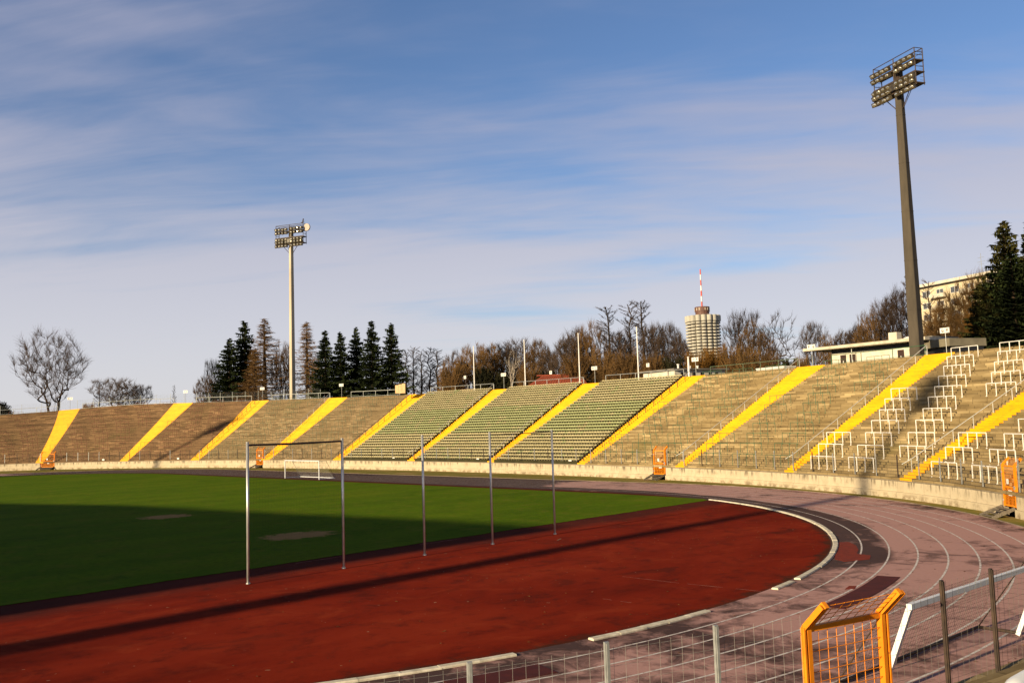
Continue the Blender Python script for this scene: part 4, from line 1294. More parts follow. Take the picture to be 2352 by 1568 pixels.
for f in range(nf):
    z = H-1.9-2.95*f
    if z < 1: break
    for i, (fx, ww) in enumerate(((.17, 2.6), (.38, 2.2), (.6, 2.6), (.82, 2.2), (1.05, 2.6), (1.3, 2.2))):
        wm = MB(); wm.box((L*fx, -.03, z), (ww, .08, 1.4)); wo = wm.build('window', M['glass'], root)
        fm = MB()
        for k in (-.5, 0, .5): fm.box((L*fx+ww*k, -.085, z), (.09, .05, 1.5))
        for k in (-.75, .75): fm.box((L*fx, -.085, z+k), (ww+.14, .05, .1))
        fm.build('frame', M['white_paint'], wo)
    for fx in (.38, .82, 1.3):
        bm_ = MB(); bm_.box((L*fx, -.75, z-1.35), (4.4, 1.4, .14)); bm_.box((L*fx, -1.43, z-.9), (4.4, .06, .85))
        for s in (-1, 1): bm_.box((L*fx+s*2.17, -.74, z-.9), (.06, 1.34, .85))
        bm_.build('balcony', M['fascia'] if f % 2 else M['cream_white'], root)

# hotel tower
tx = at(1622, 900, 950); tz = at(1622, 724, 950).z
root = empty('hotel_tower', (tx.x, tx.y, -1)); tag(root, 'round concrete tower with rounded balconies and red-white antenna', 'tower')
R0 = 16.4; top = tz+1
core = MB(); lathe(core, [(R0-1.8, 0), (R0-1.8, top)], (0, 0), 48); core.build('core', M['tower_brown'] if False else simple('tower_window_band', (.16, .13, .09), (.1, .085, .06), .3, .4, .5), root)
NB = 17; fh = 3.3
nfl = 22
sect_base = MB()
for fl in range(nfl):
    z1 = top-7.0-fh*fl
    bb = MB()
    for k in range(NB):
        a0 = 2*PI*(k+.06)/NB; a1 = 2*PI*(k+.94)/NB
        n = 5
        for j in range(n):
            t0, t1 = a0+(a1-a0)*j/n, a0+(a1-a0)*(j+1)/n
            def rr(j_): return R0+1.7*math.sin(PI*(j_/n))**.7 if 0 < j_ < n else R0-.2
            ra, rb_ = rr(j), rr(j+1)
            A = (ra*math.cos(t0), ra*math.sin(t0)); B = (rb_*math.cos(t1), rb_*math.sin(t1))
            bb.quad((*A, z1-1.75), (*B, z1-1.75), (*B, z1), (*A, z1))
            bb.tri((*A, z1-1.75), (0.9*A[0], .9*A[1], z1-1.75), (*B, z1-1.75)); bb.tri((*B, z1-1.75), (0.9*A[0], .9*A[1], z1-1.75), (.9*B[0], .9*B[1], z1-1.75))
            bb.tri((*A, z1), (*B, z1), (0.9*A[0], .9*A[1], z1)); bb.tri((*B, z1), (.9*B[0], .9*B[1], z1), (0.9*A[0], .9*A[1], z1))
    bb.build('balcony_ring', M['tower_concrete'], root)
cr_ = MB()
for k in range(NB):
    a0 = 2*PI*(k+.03)/NB; a1 = 2*PI*(k+.97)/NB; n = 6; pts = []
    for j in range(n+1):
        t = a0+(a1-a0)*j/n; r = R0-.3+2.6*math.sin(PI*j/n)**.6 if 0 < j < n else R0-.3
        pts.append((r*math.cos(t), r*math.sin(t)))
    for j in range(n):
        cr_.quad((*pts[j], top-6.2), (*pts[j+1], top-6.2), (*pts[j+1], top), (*pts[j], top))
    cr_.poly([(*q, top) for q in pts]+[(0, 0, top)]); cr_.poly(list(reversed([(*q, top-6.2) for q in pts]+[(0, 0, top-6.2)])))
cr_.build('crown_ring', M['tower_concrete'], root)
pn = MB(); lathe(pn, [(7.3, top), (7.3, top+4.3), (7.9, top+4.4), (7.9, top+9.2), (7.5, top+9.6), (.1, top+9.7)], (0, 0), 16); pn.build('penthouse', M['tower_brown'], root)
pw = MB()
for k in range(16):
    if k % 3 == 1: continue
    a = 2*PI*(k+.5)/16; pw.box((7.78*math.cos(a), 7.78*math.sin(a), top+7.0), (.5, .8, 2.6), a)
pw.build('penthouse_panels', M['fascia'], root)
an = MB(); za_ = top+9.6; zt_ = at(1618, 614, 950).z+1; n = 7
for k in range(n):
    z0, z1 = za_+(zt_-za_)*k/n, za_+(zt_-za_)*(k+1)/n
    an.tube([(0, 0, z0), (0, 0, z1)], [.85-.25*k/n, .85-.25*(k+1)/n], 10, m=k % 2)
an.build('antenna', [M['antenna_red'], M['white_paint']], root)

# ------------------------------------------------------------------ trees
def grow_bare(seed, H, spread, trunk_h, n_main, levels, up=.5, twig=.022, r0=.35, droop=0.0, density=1.0, multi=1):
    rnd = random.Random(seed); tk, cr = MB(), MB()
    def rv(): return Vector((rnd.uniform(-1, 1), rnd.uniform(-1, 1), rnd.uniform(-1, 1)))
    def branch(p, d, L, r, lev):
        n = 4 if lev < 2 else 3
        pts = [p]; rs = [r]; q = p.copy(); dd = d.copy()
        for i in range(n):
            dd = (dd+rv()*(.2+.06*lev)+Vector((0, 0, up*.16-droop*.1))).normalized()
            q = q+dd*(L/n); pts.append(q.copy()); rs.append(max(twig*.45, r*(1-.62*(i+1)/n)))
        (tk if lev <= 1 else cr).tube(pts, rs, 5 if lev == 0 else 4 if lev == 1 else 3, caps=False)
        if lev >= levels: return
        kids = int((5.0 if lev == 0 else 5.5 if lev == 1 else 5.5 if lev == 2 else 4.5)*density)
        for k in range(kids):
            t = .25+.75*(k+rnd.random())/kids if lev else .15+.85*(k+rnd.random())/kids
            i = min(int(t*n), n-1); f = t*n-i; s = pts[i].lerp(pts[i+1], f)
            axis = (pts[i+1]-pts[i]).normalized()
            side = axis.cross(rv()); side.normalize()
            a = rnd.uniform(.45, .95)
            nd = (axis*math.cos(a)+side*math.sin(a)+Vector((0, 0, up*.22))).normalized()
            branch(s, nd, L*rnd.uniform(.42, .68)*(1.05-.35*t), max(twig*.6, rs[i]*.55), lev+1)
    for m_ in range(multi):
        b = Vector((rnd.uniform(-.6, .6), rnd.uniform(-.6, .6), -.8)) if multi > 1 else Vector((0, 0, -.8))
        lean = Vector((rnd.uniform(-.12, .12), rnd.uniform(-.12, .12), 1))
        if multi > 1: lean += Vector((b.x, b.y, 0))*.35
        lean.normalize()
        top = b+lean*trunk_h
        tk.tube([b, b.lerp(top, .5)+rv()*.08, top], [r0*1.35, r0*1.05, r0*.9], 7, caps=False)
        for k in range(n_main):
            a = 2*PI*(k+rnd.uniform(.1, .9))/n_main; sp = spread*rnd.uniform(.45, 1.0)
            if k == 0: sp *= .25
            d = Vector((math.cos(a)*sp, math.sin(a)*sp, 1)).normalized()
            branch(top-lean*trunk_h*rnd.uniform(0, .3), d, (H-trunk_h)*rnd.uniform(.6, .8), r0*rnd.uniform(.5, .72), 0)
    zs = max(v[2] for v in cr.v); k = H/zs
    for mb in (tk, cr): mb.v = [(x*k, y*k, z*k) for x, y, z in mb.v]
    ex = sorted(math.hypot(v[0], v[1]) for v in cr.v); wid = ex[int(len(ex)*.86)]*2
    return tk, cr, H, wid

def grow_column(seed, H, W, density=1.0, twig=.02, r0=.2):
    """central leader with many rising side branches"""
    rnd = random.Random(seed); tk, cr = MB(), MB()
    pts = [Vector((0, 0, -.8))]
    for i in range(1, 9): pts.append(Vector((rnd.uniform(-.15, .15)*i*.4, rnd.uniform(-.15, .15)*i*.4, H*i/8)))
    tk.tube(pts, [r0*(1.15-.95*i/8)+.01 for i in range(9)], 6, caps=False)
    nb = int(46*density)
    for k in range(nb):
        t = .18+.8*(k+rnd.random())/nb; i = min(int(t*8), 7); s = pts[i].lerp(pts[i+1], t*8-i)
        a = rnd.uniform(0, 2*PI); L = W*.62*(1.1-.72*t)*rnd.uniform(.45, 1.15)
        d = Vector((math.cos(a), math.sin(a), rnd.uniform(.25, .9))).normalized()
        p1 = s+d*L*.5; p2 = p1+(d+Vector((0, 0, .35))).normalized()*L*.5
        cr.tube([s, p1, p2], [r0*.16*(1-t)+twig*.8, twig*.8, twig*.35], 3, caps=False)
        for j in range(int(10*density)):
            f = rnd.uniform(.25, 1); q = s.lerp(p1, f*2) if f < .5 else p1.lerp(p2, f*2-1)
            dd = (d+Vector((rnd.uniform(-1, 1), rnd.uniform(-1, 1), rnd.uniform(-.2, .9)))).normalized()
            e = q+dd*L*rnd.uniform(.18, .4); cr.tube([q, q.lerp(e, .5)+Vector((0, 0, .05)), e], [twig*.7, twig*.5, twig*.25], 3, caps=False)
    return tk, cr, H, W

def grow_conifer(seed, H, W, needles=True, sparse=1.0, low=.04):
    rnd = random.Random(seed); tk, cr = MB(), MB()
    tk.tube([(0, 0, -.8), (0, 0, H*.5), (0, 0, H)], [W*.035+.06, W*.02+.04, .015], 7, caps=False)
    nt = int(H*2.6)
    for i in range(nt):
        t = low+(1-low)*(i+rnd.uniform(-.3, .3))/nt
        t = min(max(t, low), .995); z = H*t
        L0 = W*.66*((1-t)**.78)*(.82+.18*math.sin(i*2.3))+.12
        nbr = 8 if t < .85 else 5
        for k in range(nbr):
            a = 2*PI*(k+rnd.random())/nbr; L = L0*rnd.uniform(.55, 1.12)
            dr = rnd.uniform(-.35, .05) if t < .75 else rnd.uniform(-.05, .55)
            d = Vector((math.cos(a), math.sin(a), 0))
            s = Vector((0, 0, z+rnd.uniform(-.35, .35))); mid = s+d*L*.55+Vector((0, 0, dr*L*.5)); e = s+d*L+Vector((0, 0, dr*L*.55+.1*L))
            if not needles:
                cr.tube([s, mid, e], [.05, .035, .015], 3, caps=False)
                for j in range(int(9*sparse)):
                    f = rnd.uniform(.15, 1); q = s.lerp(mid, f*2) if f < .5 else mid.lerp(e, f*2-1)
                    dd = Vector((rnd.uniform(-1, 1), rnd.uniform(-1, 1), rnd.uniform(-.8, .25)))*rnd.uniform(.25, .6)
                    cr.tube([q, q+dd*.6, q+dd], [.026, .02, .01], 3, caps=False)
                continue
            cr.tube([s, mid, e], [.03, .02, .006], 3, caps=False)
            m_ = max(4, int(L*5.5))
            sidev = Vector((-d.y, d.x, 0))
            for j in range(m_):
                f = (j+rnd.random())/m_; f = .08+.92*f
                q = s.lerp(mid, f*2) if f < .5 else mid.lerp(e, f*2-1)
                for sg in (-1, 1):
                    ln = (.3+.42*rnd.random())*(1.2-.45*f)*(.75+.25*min(L, 2.2))
                    tip = q+sidev*sg*ln*.75+d*ln*.7+Vector((0, 0, -rnd.uniform(.05, .5)*ln))
                    wv = d*.14*rnd.uniform(.6, 1.3)+Vector((0, 0, rnd.uniform(-.05, .05)))
                    cr.tri(q-wv, q+wv+Vector((0, 0, -.04)), tip)
                    if rnd.random() < .75:
                        h = q+Vector((rnd.uniform(-.1, .1), rnd.uniform(-.1, .1), -rnd.uniform(.25, .7)))
                        cr.tri(q-wv, q+wv, h)
    return tk, cr, H, W

def grow_bush(seed, H, W, twig=.02, n=260):
    rnd = random.Random(seed); tk, cr = MB(), MB()
    for k in range(7):
        a = rnd.uniform(0, 2*PI); r = rnd.uniform(0, W*.16)
        tk.tube([(math.cos(a)*r, math.sin(a)*r, -.5), (math.cos(a)*r*1.5, math.sin(a)*r*1.5, H*.35), (math.cos(a)*r*2.2, math.sin(a)*r*2.2, H*.7)], [.09, .06, .03], 5, caps=False)
    for k in range(n):
        a = rnd.uniform(0, 2*PI); el = rnd.uniform(.1, 1.0)
        f = rnd.random()**.45
        c = Vector((math.cos(a)*W*.5*f*math.sqrt(max(0, 1-el*el*.75)), math.sin(a)*W*.5*f*math.sqrt(max(0, 1-el*el*.75)), H*el*(.35+.62*f)))
        s = Vector((c.x*.35, c.y*.35, c.z*.45))
        m_ = s.lerp(c, .6)+Vector((0, 0, .12))
        cr.tube([s, m_, c], [twig*1.6, twig, twig*.5], 3, caps=False)
        for j in range(8):
            q = s.lerp(c, rnd.uniform(.45, 1)); dd = Vector((rnd.uniform(-1, 1), rnd.uniform(-1, 1), rnd.uniform(-.3, 1)))
            e = q+dd.normalized()*rnd.uniform(.3, .8)*H*.13
            cr.tube([q, q.lerp(e, .5), e], [twig*.7, twig*.5, twig*.25], 3, caps=False)
    return tk, cr, H, W

def grow_crown(seed, H, W, base=.16, n=520, twig=.03, fuzz=4, lumps=.16, stems=1, cz=.58, rz=.44, jitter=.10, vee=0.0, up=.25, ex=.44):
    """crown grown towards points in a lumpy ellipsoid: each new limb leaves the nearest older one"""
    rnd = random.Random(seed); tk, cr = MB(), MB()
    lob = [(Vector((rnd.gauss(0, 1), rnd.gauss(0, 1), rnd.gauss(.3, 1))).normalized(), rnd.uniform(-1, 1)) for _ in range(16)]
    targets = []
    while len(targets) < n:
        d = Vector((rnd.gauss(0, 1), rnd.gauss(0, 1), rnd.gauss(0, 1))).normalized()
        r = rnd.random()**.36
        k = 1+lumps*sum(a*max(0, d.dot(q))**5 for q, a in lob)
        z = cz*H+d.z*rz*H*r*k
        if z < base*H: continue
        taper = 1-vee*max(0, (cz*H-z)/(cz*H))
        targets.append(Vector((d.x*W*.5*r*k*taper, d.y*W*.5*r*k*taper, z)))
    nodes = []; par = []; cnt = []
    def add(p, pr): nodes.append(p); par.append(pr); cnt.append(0); return len(nodes)-1
    for s_ in range(stems):
        b = Vector((rnd.uniform(-.5, .5), rnd.uniform(-.5, .5), -.8)) if stems > 1 else Vector((0, 0, -.8))
        q = add(b, -1); lean = Vector((b.x*.5, b.y*.5, 1)).normalized()
        hgt = H*(.34 if stems > 1 else .42)
        for i in range(1, 7): q = add(b+lean*(hgt*i/6+.8)+Vector((rnd.uniform(-.12, .12), rnd.uniform(-.12, .12), 0)), q)
    root_p = Vector((0, 0, base*H*.6))
    targets.sort(key=lambda t: (t-root_p).length)
    for t in targets:
        dt = (t-root_p).length; best = None
        for i, p in enumerate(nodes):
            v = t-p; l = v.length
            if l < 1e-3: continue
            c = l*(1.2-.4*v.z/l) + (.0 if p.z > base*H*.75 else 3.0)
            if par[i] >= 0:
                pd = p-nodes[par[i]]; c += l*.55*(1-v.dot(pd)/(l*max(pd.length, 1e-4)))
            if best is None or c < best[0]: best = (c, i)
        i = best[1]; p = nodes[i]; l = (t-p).length; ns = 3 if l > H*.14 else 2
        q = i
        for k in range(1, ns+1):
            f = k/ns; w = p.lerp(t, f)+Vector((rnd.uniform(-1, 1), rnd.uniform(-1, 1), rnd.uniform(-1, 1)))*l*jitter*.45*(1 if k < ns else 0)
            w.z -= up*l*f*(1-f)*.5
            q = add(w, q)
    child = [0]*len(nodes)
    for i in reversed(range(len(nodes))):
        if cnt[i] == 0: cnt[i] = 1
        if par[i] >= 0: cnt[par[i]] += cnt[i]
    for i in range(len(nodes)):
        if par[i] < 0: continue
        ra = twig*min(cnt[par[i]], 4*n)**ex; rb = twig*cnt[i]**ex
        if ra > rb*1.6: ra = rb*1.25
        big = rb > twig*3.2
        (tk if big else cr).tube([nodes[par[i]], nodes[i]], [ra, rb], 5 if big else 3, caps=False)
        if cnt[i] <= 2:
            d0 = (nodes[i]-nodes[par[i]]).normalized(); out = (nodes[i]-root_p).normalized()
            for k in range(fuzz):
                d = (d0*.5+out*.5+Vector((rnd.uniform(-1, 1), rnd.uniform(-1, 1), rnd.uniform(-.5, 1.1)))*.8).normalized()
                s0 = nodes[par[i]].lerp(nodes[i], rnd.random()); L = H*rnd.uniform(.045, .12)
                e = s0+d*L; m_ = s0.lerp(e, .5)+Vector((rnd.uniform(-1, 1), rnd.uniform(-1, 1), rnd.uniform(-1, 1)))*L*.12
                cr.tube([s0, m_, e], [twig*.75, twig*.55, twig*.3], 3, caps=False)
    return tk, cr, H, W

PROTO = {}
def proto(name, data, bark, twig):
    tk, cr, H, W = data
    PROTO[name] = (tk.mesh('trunk', M[bark], True), cr.mesh('crown', M[twig]), H, W)
proto('oak', grow_crown(3, 18, 15.0, .13, 520, 0.024, 6, .3, 3, .63, .39, .10, .8, .3, ex=.52), 'bark', 'twig_grey')
proto('broad', grow_crown(8, 14, 11, .2, 525, 0.0258, 6, .24, 1, .62, .40, .10, .6, ex=.48), 'bark_grey', 'twig_grey')
proto('gnarly', grow_crown(15, 14, 13, .3, 150, .042, 4, .35, 1, .6, .42, .2, .3), 'bark', 'twig_grey')
proto('multi', grow_crown(21, 13, 11, .1, 700, 0.0292, 7, .2, 3, .53, .48, .10, .2), 'bark', 'twig_brown')
proto('multi2', grow_crown(26, 13, 11, .14, 600, 0.0275, 7, .24, 2, .56, .46, .10, .3), 'bark_grey', 'twig_grey')
proto('column', grow_column(31, 16, 5, 2.0, .03), 'bark_grey', 'twig_grey')
proto('column2', grow_column(37, 15, 4.5, 1.8, .03), 'bark_grey', 'twig_grey')
proto('birch', grow_bare(44, 12, .7, 3.5, 4, 2, .6, .03, .16), 'birch', 'birch')
proto('bush_brown', grow_bush(51, 9, 9, .05, 700), 'bark', 'twig_brown')
proto('bush_rust', grow_bush(55, 9, 9, .05, 700), 'bark', 'twig_rust')
proto('bush_dark', grow_bush(58, 7, 8, .1, 600), 'bark', 'evergreen_dark')
proto('reddish', grow_crown(63, 12, 12, .08, 650, 0.0275, 7, .2, 3, .5, .5, .12, .2), 'bark', 'twig_brown')
proto('spruce', grow_conifer(71, 17, 7.0), 'bark', 'needle')
proto('spruce2', grow_conifer(73, 17, 6.2), 'bark', 'needle')
proto('spruce3', grow_conifer(77, 17, 7.6), 'bark', 'needle')
proto('olive_spruce', grow_conifer(79, 17, 9.5, low=.02), 'bark', 'needle_olive')
proto('larch', grow_conifer(83, 17, 7.5, needles=False, sparse=1.7), 'bark', 'larch_twig')
proto('larch2', grow_conifer(87, 17, 6.5, needles=False, sparse=1.5), 'bark', 'larch_twig')
KINDN = {'oak': 'bare_tree', 'broad': 'bare_tree', 'gnarly': 'bare_tree', 'multi': 'bare_tree', 'multi2': 'bare_tree', 'column': 'slender_tree', 'column2': 'slender_tree', 'birch': 'birch_tree',
         'bush_brown': 'bare_shrub', 'bush_rust': 'bare_shrub', 'bush_dark': 'evergreen_shrub', 'reddish': 'bare_tree', 'spruce': 'spruce_tree', 'spruce2': 'spruce_tree', 'spruce3': 'spruce_tree', 'olive_spruce': 'spruce_tree', 'larch': 'larch_tree', 'larch2': 'larch_tree'}
def tree(kind, px, ytop, wpx, D, label, group, zb=None, ry=0):
    tm, cm, H, W = PROTO[kind]
    t_ = at(px, ytop, D); zb = (10.2 if D > 120 else 10.6) if zb is None else zb
    h = t_.z-zb; w = wpx*D/FPX
    root = empty(KINDN[kind], (t_.x, t_.y, zb), random.uniform(0, 6.28))
    root.scale = (w/W, w/W, h/H)
    tag(root, label, 'tree' if 'shrub' not in KINDN[kind] else 'shrub', group)
    link(bpy.data.objects.new('trunk', tm), root); link(bpy.data.objects.new('crown', cm), root)
    return root
GB, GC = 'bare trees behind the terraces', 'conifers behind the terraces'
tree('oak', 122, 776, 160, 248, 'large spreading bare tree alone behind the far curve rim', GB)
tree('bush_dark', -12, 918, 90, 262, 'dark bare bush at the picture edge beyond the far curve', GB)
tree('broad', 272, 868, 105, 235, 'small round bare tree right of the large spreading tree', GB)
tree('broad', 318, 884, 60, 238, 'small bare tree leaning on the right of the round one', GB)
tree('column2', 228, 876, 30, 236, 'thin pale sapling at the left of the small round tree', GB)
tree('bush_brown', 205, 920, 40, 230, 'low brown bush on the rim between two bare trees', GB)
tree('column2', 400, 885, 14, 225, 'lone leafless sapling between far signs', GB)
tree('reddish', 474, 862, 60, 205, 'small reddish bare tree left of the dark spruce pair', GB)
tree('broad', 492, 826, 45, 214, 'pale bare tree half hidden behind the dark spruce pair', GB)
tree('spruce3', 527, 775, 105, 198, 'broad dark spruce, shorter of the pair left of the pale mast', GC)
tree('spruce', 561, 736, 110, 202, 'tall dark spruce, taller of the pair left of the pale mast', GC)
tree('larch', 607, 733, 150, 197, 'tall brown leafless larch just left of the pale mast', GC)
tree('larch2', 585, 800, 100, 192, 'low brown larch tucked between spruce and pale mast', GC)
tree('multi', 648, 792, 60, 205, 'bare brown tree right behind the pale mast', GB)
tree('larch2', 704, 737, 112, 199, 'brown leafless larch just right of the pale mast', GC)
tree('multi', 722, 815, 50, 205, 'bare brown tree between larch and first of five spruces', GB)
for px, yt, w, k, lab in ((746, 757, 82, 'spruce2', 'first of five dark spruces, beside the brown larch'), (781, 761, 80, 'spruce', 'second of five dark spruces, a little short'),
                     (817, 749, 82, 'spruce3', 'middle one of five dark spruces'), (853, 735, 88, 'spruce2', 'tallest of five dark spruces in a row'), (898, 741, 92, 'spruce', 'last of five dark spruces, nearest the bare slender trees')):
    tree(k, px, yt, w, 186+random.uniform(-3, 3), lab, GC)
for px, yt, w, lab in ((932, 806, 42, 'slender bare tree touching the last dark spruce'), (949, 798, 36, 'slender bare tree second from the last dark spruce'), (966, 806, 38, 'slender bare tree in the middle of the pale thicket'),
                   (985, 800, 44, 'slender bare tree near the brown wood edge'), (1004, 806, 50, 'pale slender bare tree at the brown wood edge')):
    tree('column' if px % 2 else 'column2', px, yt, w*1.5, 190+random.uniform(-4, 4), lab, GB)
wood = [(1035, 820, 85, 'bush_brown', 178, 'brown leafless shrub at the start of the wood'), (1050, 812, 70, 'multi', 186, 'rounded brown tree at the low start of the wood'),
 (1085, 798, 90, 'multi', 184, 'brown bare tree behind the first flagpole'), (1120, 798, 85, 'multi', 190, 'dark brown bare tree between first and second flagpole'),
 (1150, 782, 110, 'multi2', 194, 'domed bare tree topping the wood before the second flagpole'), (1190, 778, 115, 'broad', 192, 'round bare crown behind the second flagpole'),
 (1232, 788, 80, 'multi', 188, 'brown bare tree right of the second flagpole'), (1262, 795, 60, 'multi2', 184, 'bare tree above the red roof ridge'),
 (1110, 835, 70, 'bush_dark', 172, 'dark evergreen shrub by the M N sign'), (1160, 845, 80, 'bush_dark', 172, 'low dark shrub left of the birch'),
 (1255, 845, 70, 'bush_dark', 174, 'dark evergreen shrub above the red roof'), (1215, 830, 80, 'bush_brown', 170, 'olive brown shrub between birch and red roof'),
 (1300, 762, 90, 'multi2', 178, 'tall bare tree at the left shoulder of the high wood'), (1325, 752, 85, 'broad', 182, 'bare tree beside the third flagpole'),
 (1352, 748, 85, 'multi', 178, 'brown bare tree just right of the third flagpole'), (1395, 706, 95, 'column', 176, 'tall bare spire tree left of the last tall flagpole'),
 (1425, 752, 80, 'multi2', 176, 'bare tree between the two tall spire trees'), (1445, 698, 90, 'column2', 178, 'tallest thin bare tree left of the last tall flagpole'),
 (1472, 694, 100, 'column', 172, 'tall thin bare tree behind the last tall flagpole'), (1500, 735, 80, 'multi2', 170, 'rounded bare tree right of the last tall flagpole'),
 (1535, 742, 80, 'broad', 168, 'bare tree left of the round tower'), (1562, 762, 60, 'multi2', 166, 'bare tree touching the left side of the round tower'),
 (1320, 800, 100, 'bush_brown', 165, 'olive brown shrub mass behind the third flagpole'), (1380, 790, 100, 'bush_brown', 166, 'brown shrub mass below the spire tree'),
 (1440, 790, 100, 'bush_brown', 160, 'brown shrub mass left of the pavilion'), (1500, 800, 90, 'bush_brown', 158, 'brown shrub mass behind the pavilion'), (1545, 810, 80, 'bush_dark', 156, 'dark shrub behind the short white pole'),
 (1600, 798, 90, 'bush_rust', 150, 'rust brown shrub left in front of the round tower'), (1640, 785, 95, 'bush_rust', 152, 'rust coloured shrub right in front of the round tower'), (1678, 778, 85, 'bush_brown', 150, 'brown shrub below the fan-shaped bare tree'),
 (1697, 714, 84, 'broad', 160, 'fan-shaped bare tree just right of the round tower'), (1738, 745, 85, 'multi', 152, 'brown bare tree between fan and gnarly trees'), (1720, 790, 90, 'bush_brown', 146, 'dark brown shrub below the bare fan and gnarly trees'),
 (1786, 730, 92, 'gnarly', 144, 'gnarly dark bare tree with crooked limbs'), (1770, 800, 70, 'bush_brown', 140, 'brown shrub at the foot of the gnarly tree'), (1812, 815, 60, 'bush_dark', 138, 'low dark shrub right of the gnarly tree'),
 (1865, 741, 72, 'broad', 140, 'pale round bare tree behind the P Q sign'), (1900, 775, 50, 'multi', 136, 'brown cone-shaped bare tree right of the P Q sign'), (1840, 805, 50, 'bush_brown', 136, 'brown shrub left of the P Q sign'),
 (1930, 752, 60, 'multi2', 138, 'bare tree above the left end of the kiosk'), (1962, 738, 68, 'multi2', 136, 'bare tree above the kiosk vent'), (1990, 722, 66, 'multi', 134, 'brown bare tree above the middle of the kiosk'),
 (2020, 690, 80, 'broad', 136, 'tall bare tree above the kiosk roof'), (2052, 652, 104, 'multi2', 134, 'tallest bare tree just left of the dark mast'), (2085, 640, 70, 'column', 138, 'slender bare tree hidden behind the dark mast'),
 (1985, 775, 80, 'bush_brown', 130, 'brown shrub behind the kiosk vent'), (2050, 760, 90, 'bush_brown', 128, 'brown shrub between kiosk and dark mast'), (1925, 795, 70, 'bush_brown', 130, 'brown shrub behind the kiosk left end'),
 (2130, 646, 60, 'column2', 150, 'slim bare tree in front of the apartment block edge'), (2140, 740, 60, 'multi', 135, 'bare brown tree between dark mast and Q R sign')]
for px, yt, w, k, D, lab in wood:
    tree(k, px, yt, w, D, lab, GB)
tree('birch', 1172, 800, 46, 165, 'pale birch with forked white limbs before the dark wood', GB)
tree('reddish', 2165, 700, 120, 128, 'low reddish bare tree just right of the dark mast', GB)
tree('reddish', 2200, 660, 150, 125, 'wide reddish bare tree in front of the apartment block', GB)
tree('reddish', 2240, 618, 130, 128, 'bare reddish tree leaning before the dark conifers', GB)
tree('olive_spruce', 2303, 506, 225, 122, 'tall dark conifer near the picture edge above the railing', GC)
tree('olive_spruce', 2366, 500, 190, 126, 'tall dark conifer cut by the picture edge', GC)
tree('olive_spruce', 2262, 640, 170, 116, 'lower olive conifer before the tall dark conifers', GC)
tree('spruce3', 2320, 575, 230, 114, 'broad dark spruce at the foot of the tall conifers', GC)
tree('bush_rust', 2250, 700, 110, 118, 'rusty brown shrub crown among the dark conifers', GB)

# bare trees added out of frame beyond the main stand to dim the near apron
for x, y, h, w, k in ((23, -98, 21.5, 15, 'broad'), (34, -96, 21, 15, 'multi2'), (30, -104, 23, 16, 'broad')):
    tm, cm, H, W_ = PROTO[k]
    r_ = empty('bare_tree', (x, y, 2.0), x*1.3); r_.scale = (w/W_, w/W_, h/H*.93)
    tag(r_, 'added bare tree out of view, dimming the near apron', 'tree', 'added unseen bare trees dimming the apron')
    link(bpy.data.objects.new('trunk', tm), r_); link(bpy.data.objects.new('crown', cm), r_)

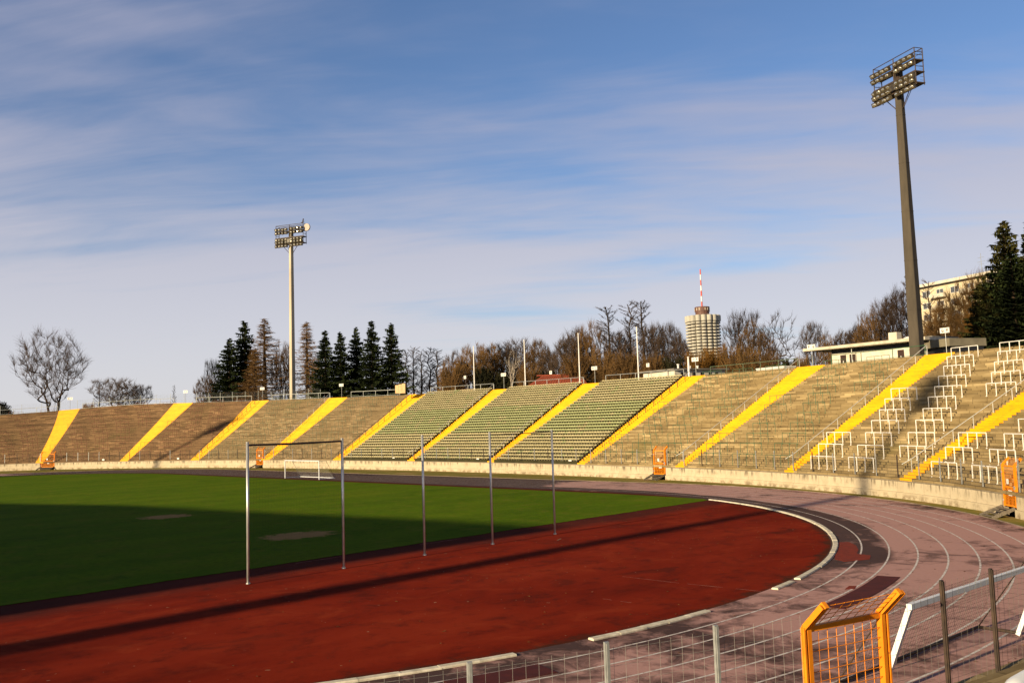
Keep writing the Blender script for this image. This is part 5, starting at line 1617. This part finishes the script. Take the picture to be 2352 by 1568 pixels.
# ------------------------------------------------------------------ light
EL = math.radians(15.3)
sun = bpy.data.lights.new('sun', 'SUN'); sun.energy = 5.0; sun.angle = math.radians(.75); sun.color = (1.0, .80, .50)
so = bpy.data.objects.new('sun', sun); COL.objects.link(so); so.rotation_euler = (PI/2-EL, 0, math.radians(0))
so.location = (0, -300, 120)
world = bpy.data.worlds.new('World'); scene.world = world; world.use_nodes = True
wt = world.node_tree; wn = wt.nodes
bg = wn['Background']; bg.inputs['Strength'].default_value = .09
class WT_(NT):
    def __init__(s): s.t = wt; s.n = wn
W = WT_()
sky = W.new('ShaderNodeTexSky', sky_type='NISHITA'); sky.sun_disc = False; sky.sun_elevation = EL; sky.sun_rotation = PI
sky.air_density = 1.0; sky.dust_density = 1.0; sky.ozone_density = 1.6; sky.altitude = 500
gen = W.new('ShaderNodeTexCoord').outputs['Generated']
s = W.sep(gen)
zc = W.math('MAXIMUM', s[2], 0.0)
den = W.math('ADD', zc, .12)
cx = W.math('DIVIDE', s[0], den); cy = W.math('DIVIDE', s[1], den)
cv = W.new('ShaderNodeCombineXYZ'); W.l(cx, cv.inputs[0]); W.l(cy, cv.inputs[1])
rot = W.new('ShaderNodeMapping'); rot.inputs['Rotation'].default_value = (0, 0, math.radians(-38)); rot.inputs['Location'].default_value = (2.3, .7, 0); W.l(cv.outputs[0], rot.inputs[0])
n1 = W.noise(rot.outputs[0], .62, 5, .52, (.55, 1.1, 1), .5)
n2 = W.noise(rot.outputs[0], 2.2, 7, .58, (.4, 1.4, 1), .5)
f = W.math('ADD', W.math('MULTIPLY', n1, .7), W.math('MULTIPLY', n2, .3))
hz = W.sstep(zc, .36, .0)
f = W.math('ADD', f, W.math('MULTIPLY', hz, .17))
mask = W.math('MULTIPLY', W.sstep(f, .385, .62), W.math('SUBTRACT', 1.0, W.math('MULTIPLY', W.sstep(zc, .42, .75), .75)))
deep = W.math('SUBTRACT', 1.0, W.math('MULTIPLY', W.sstep(zc, .44, .72), .72))      # the sky deepens towards the zenith
skyc = W.mix(1.0, sky.outputs[0], (.70, .80, 1.0), 'MULTIPLY')
cloud = W.mix(hz, (3.3, 3.25, 4.1), (5.3, 5.15, 5.4))
col = W.mix(W.math('MULTIPLY', mask, .85), skyc, cloud)
dv_ = W.new('ShaderNodeCombineXYZ')
for k_ in range(3): W.l(deep, dv_.inputs[k_])
col = W.mix(1.0, col, dv_.outputs[0], 'MULTIPLY')
W.l(col, bg.inputs['Color'])

scene.view_settings.view_transform = 'Standard'; scene.view_settings.look = 'None'
scene.view_settings.exposure = 0.62; scene.view_settings.gamma = 1.0
scene.view_settings.use_curve_mapping = False
scene.render.engine = 'CYCLES'
scene.cycles.max_bounces = 6
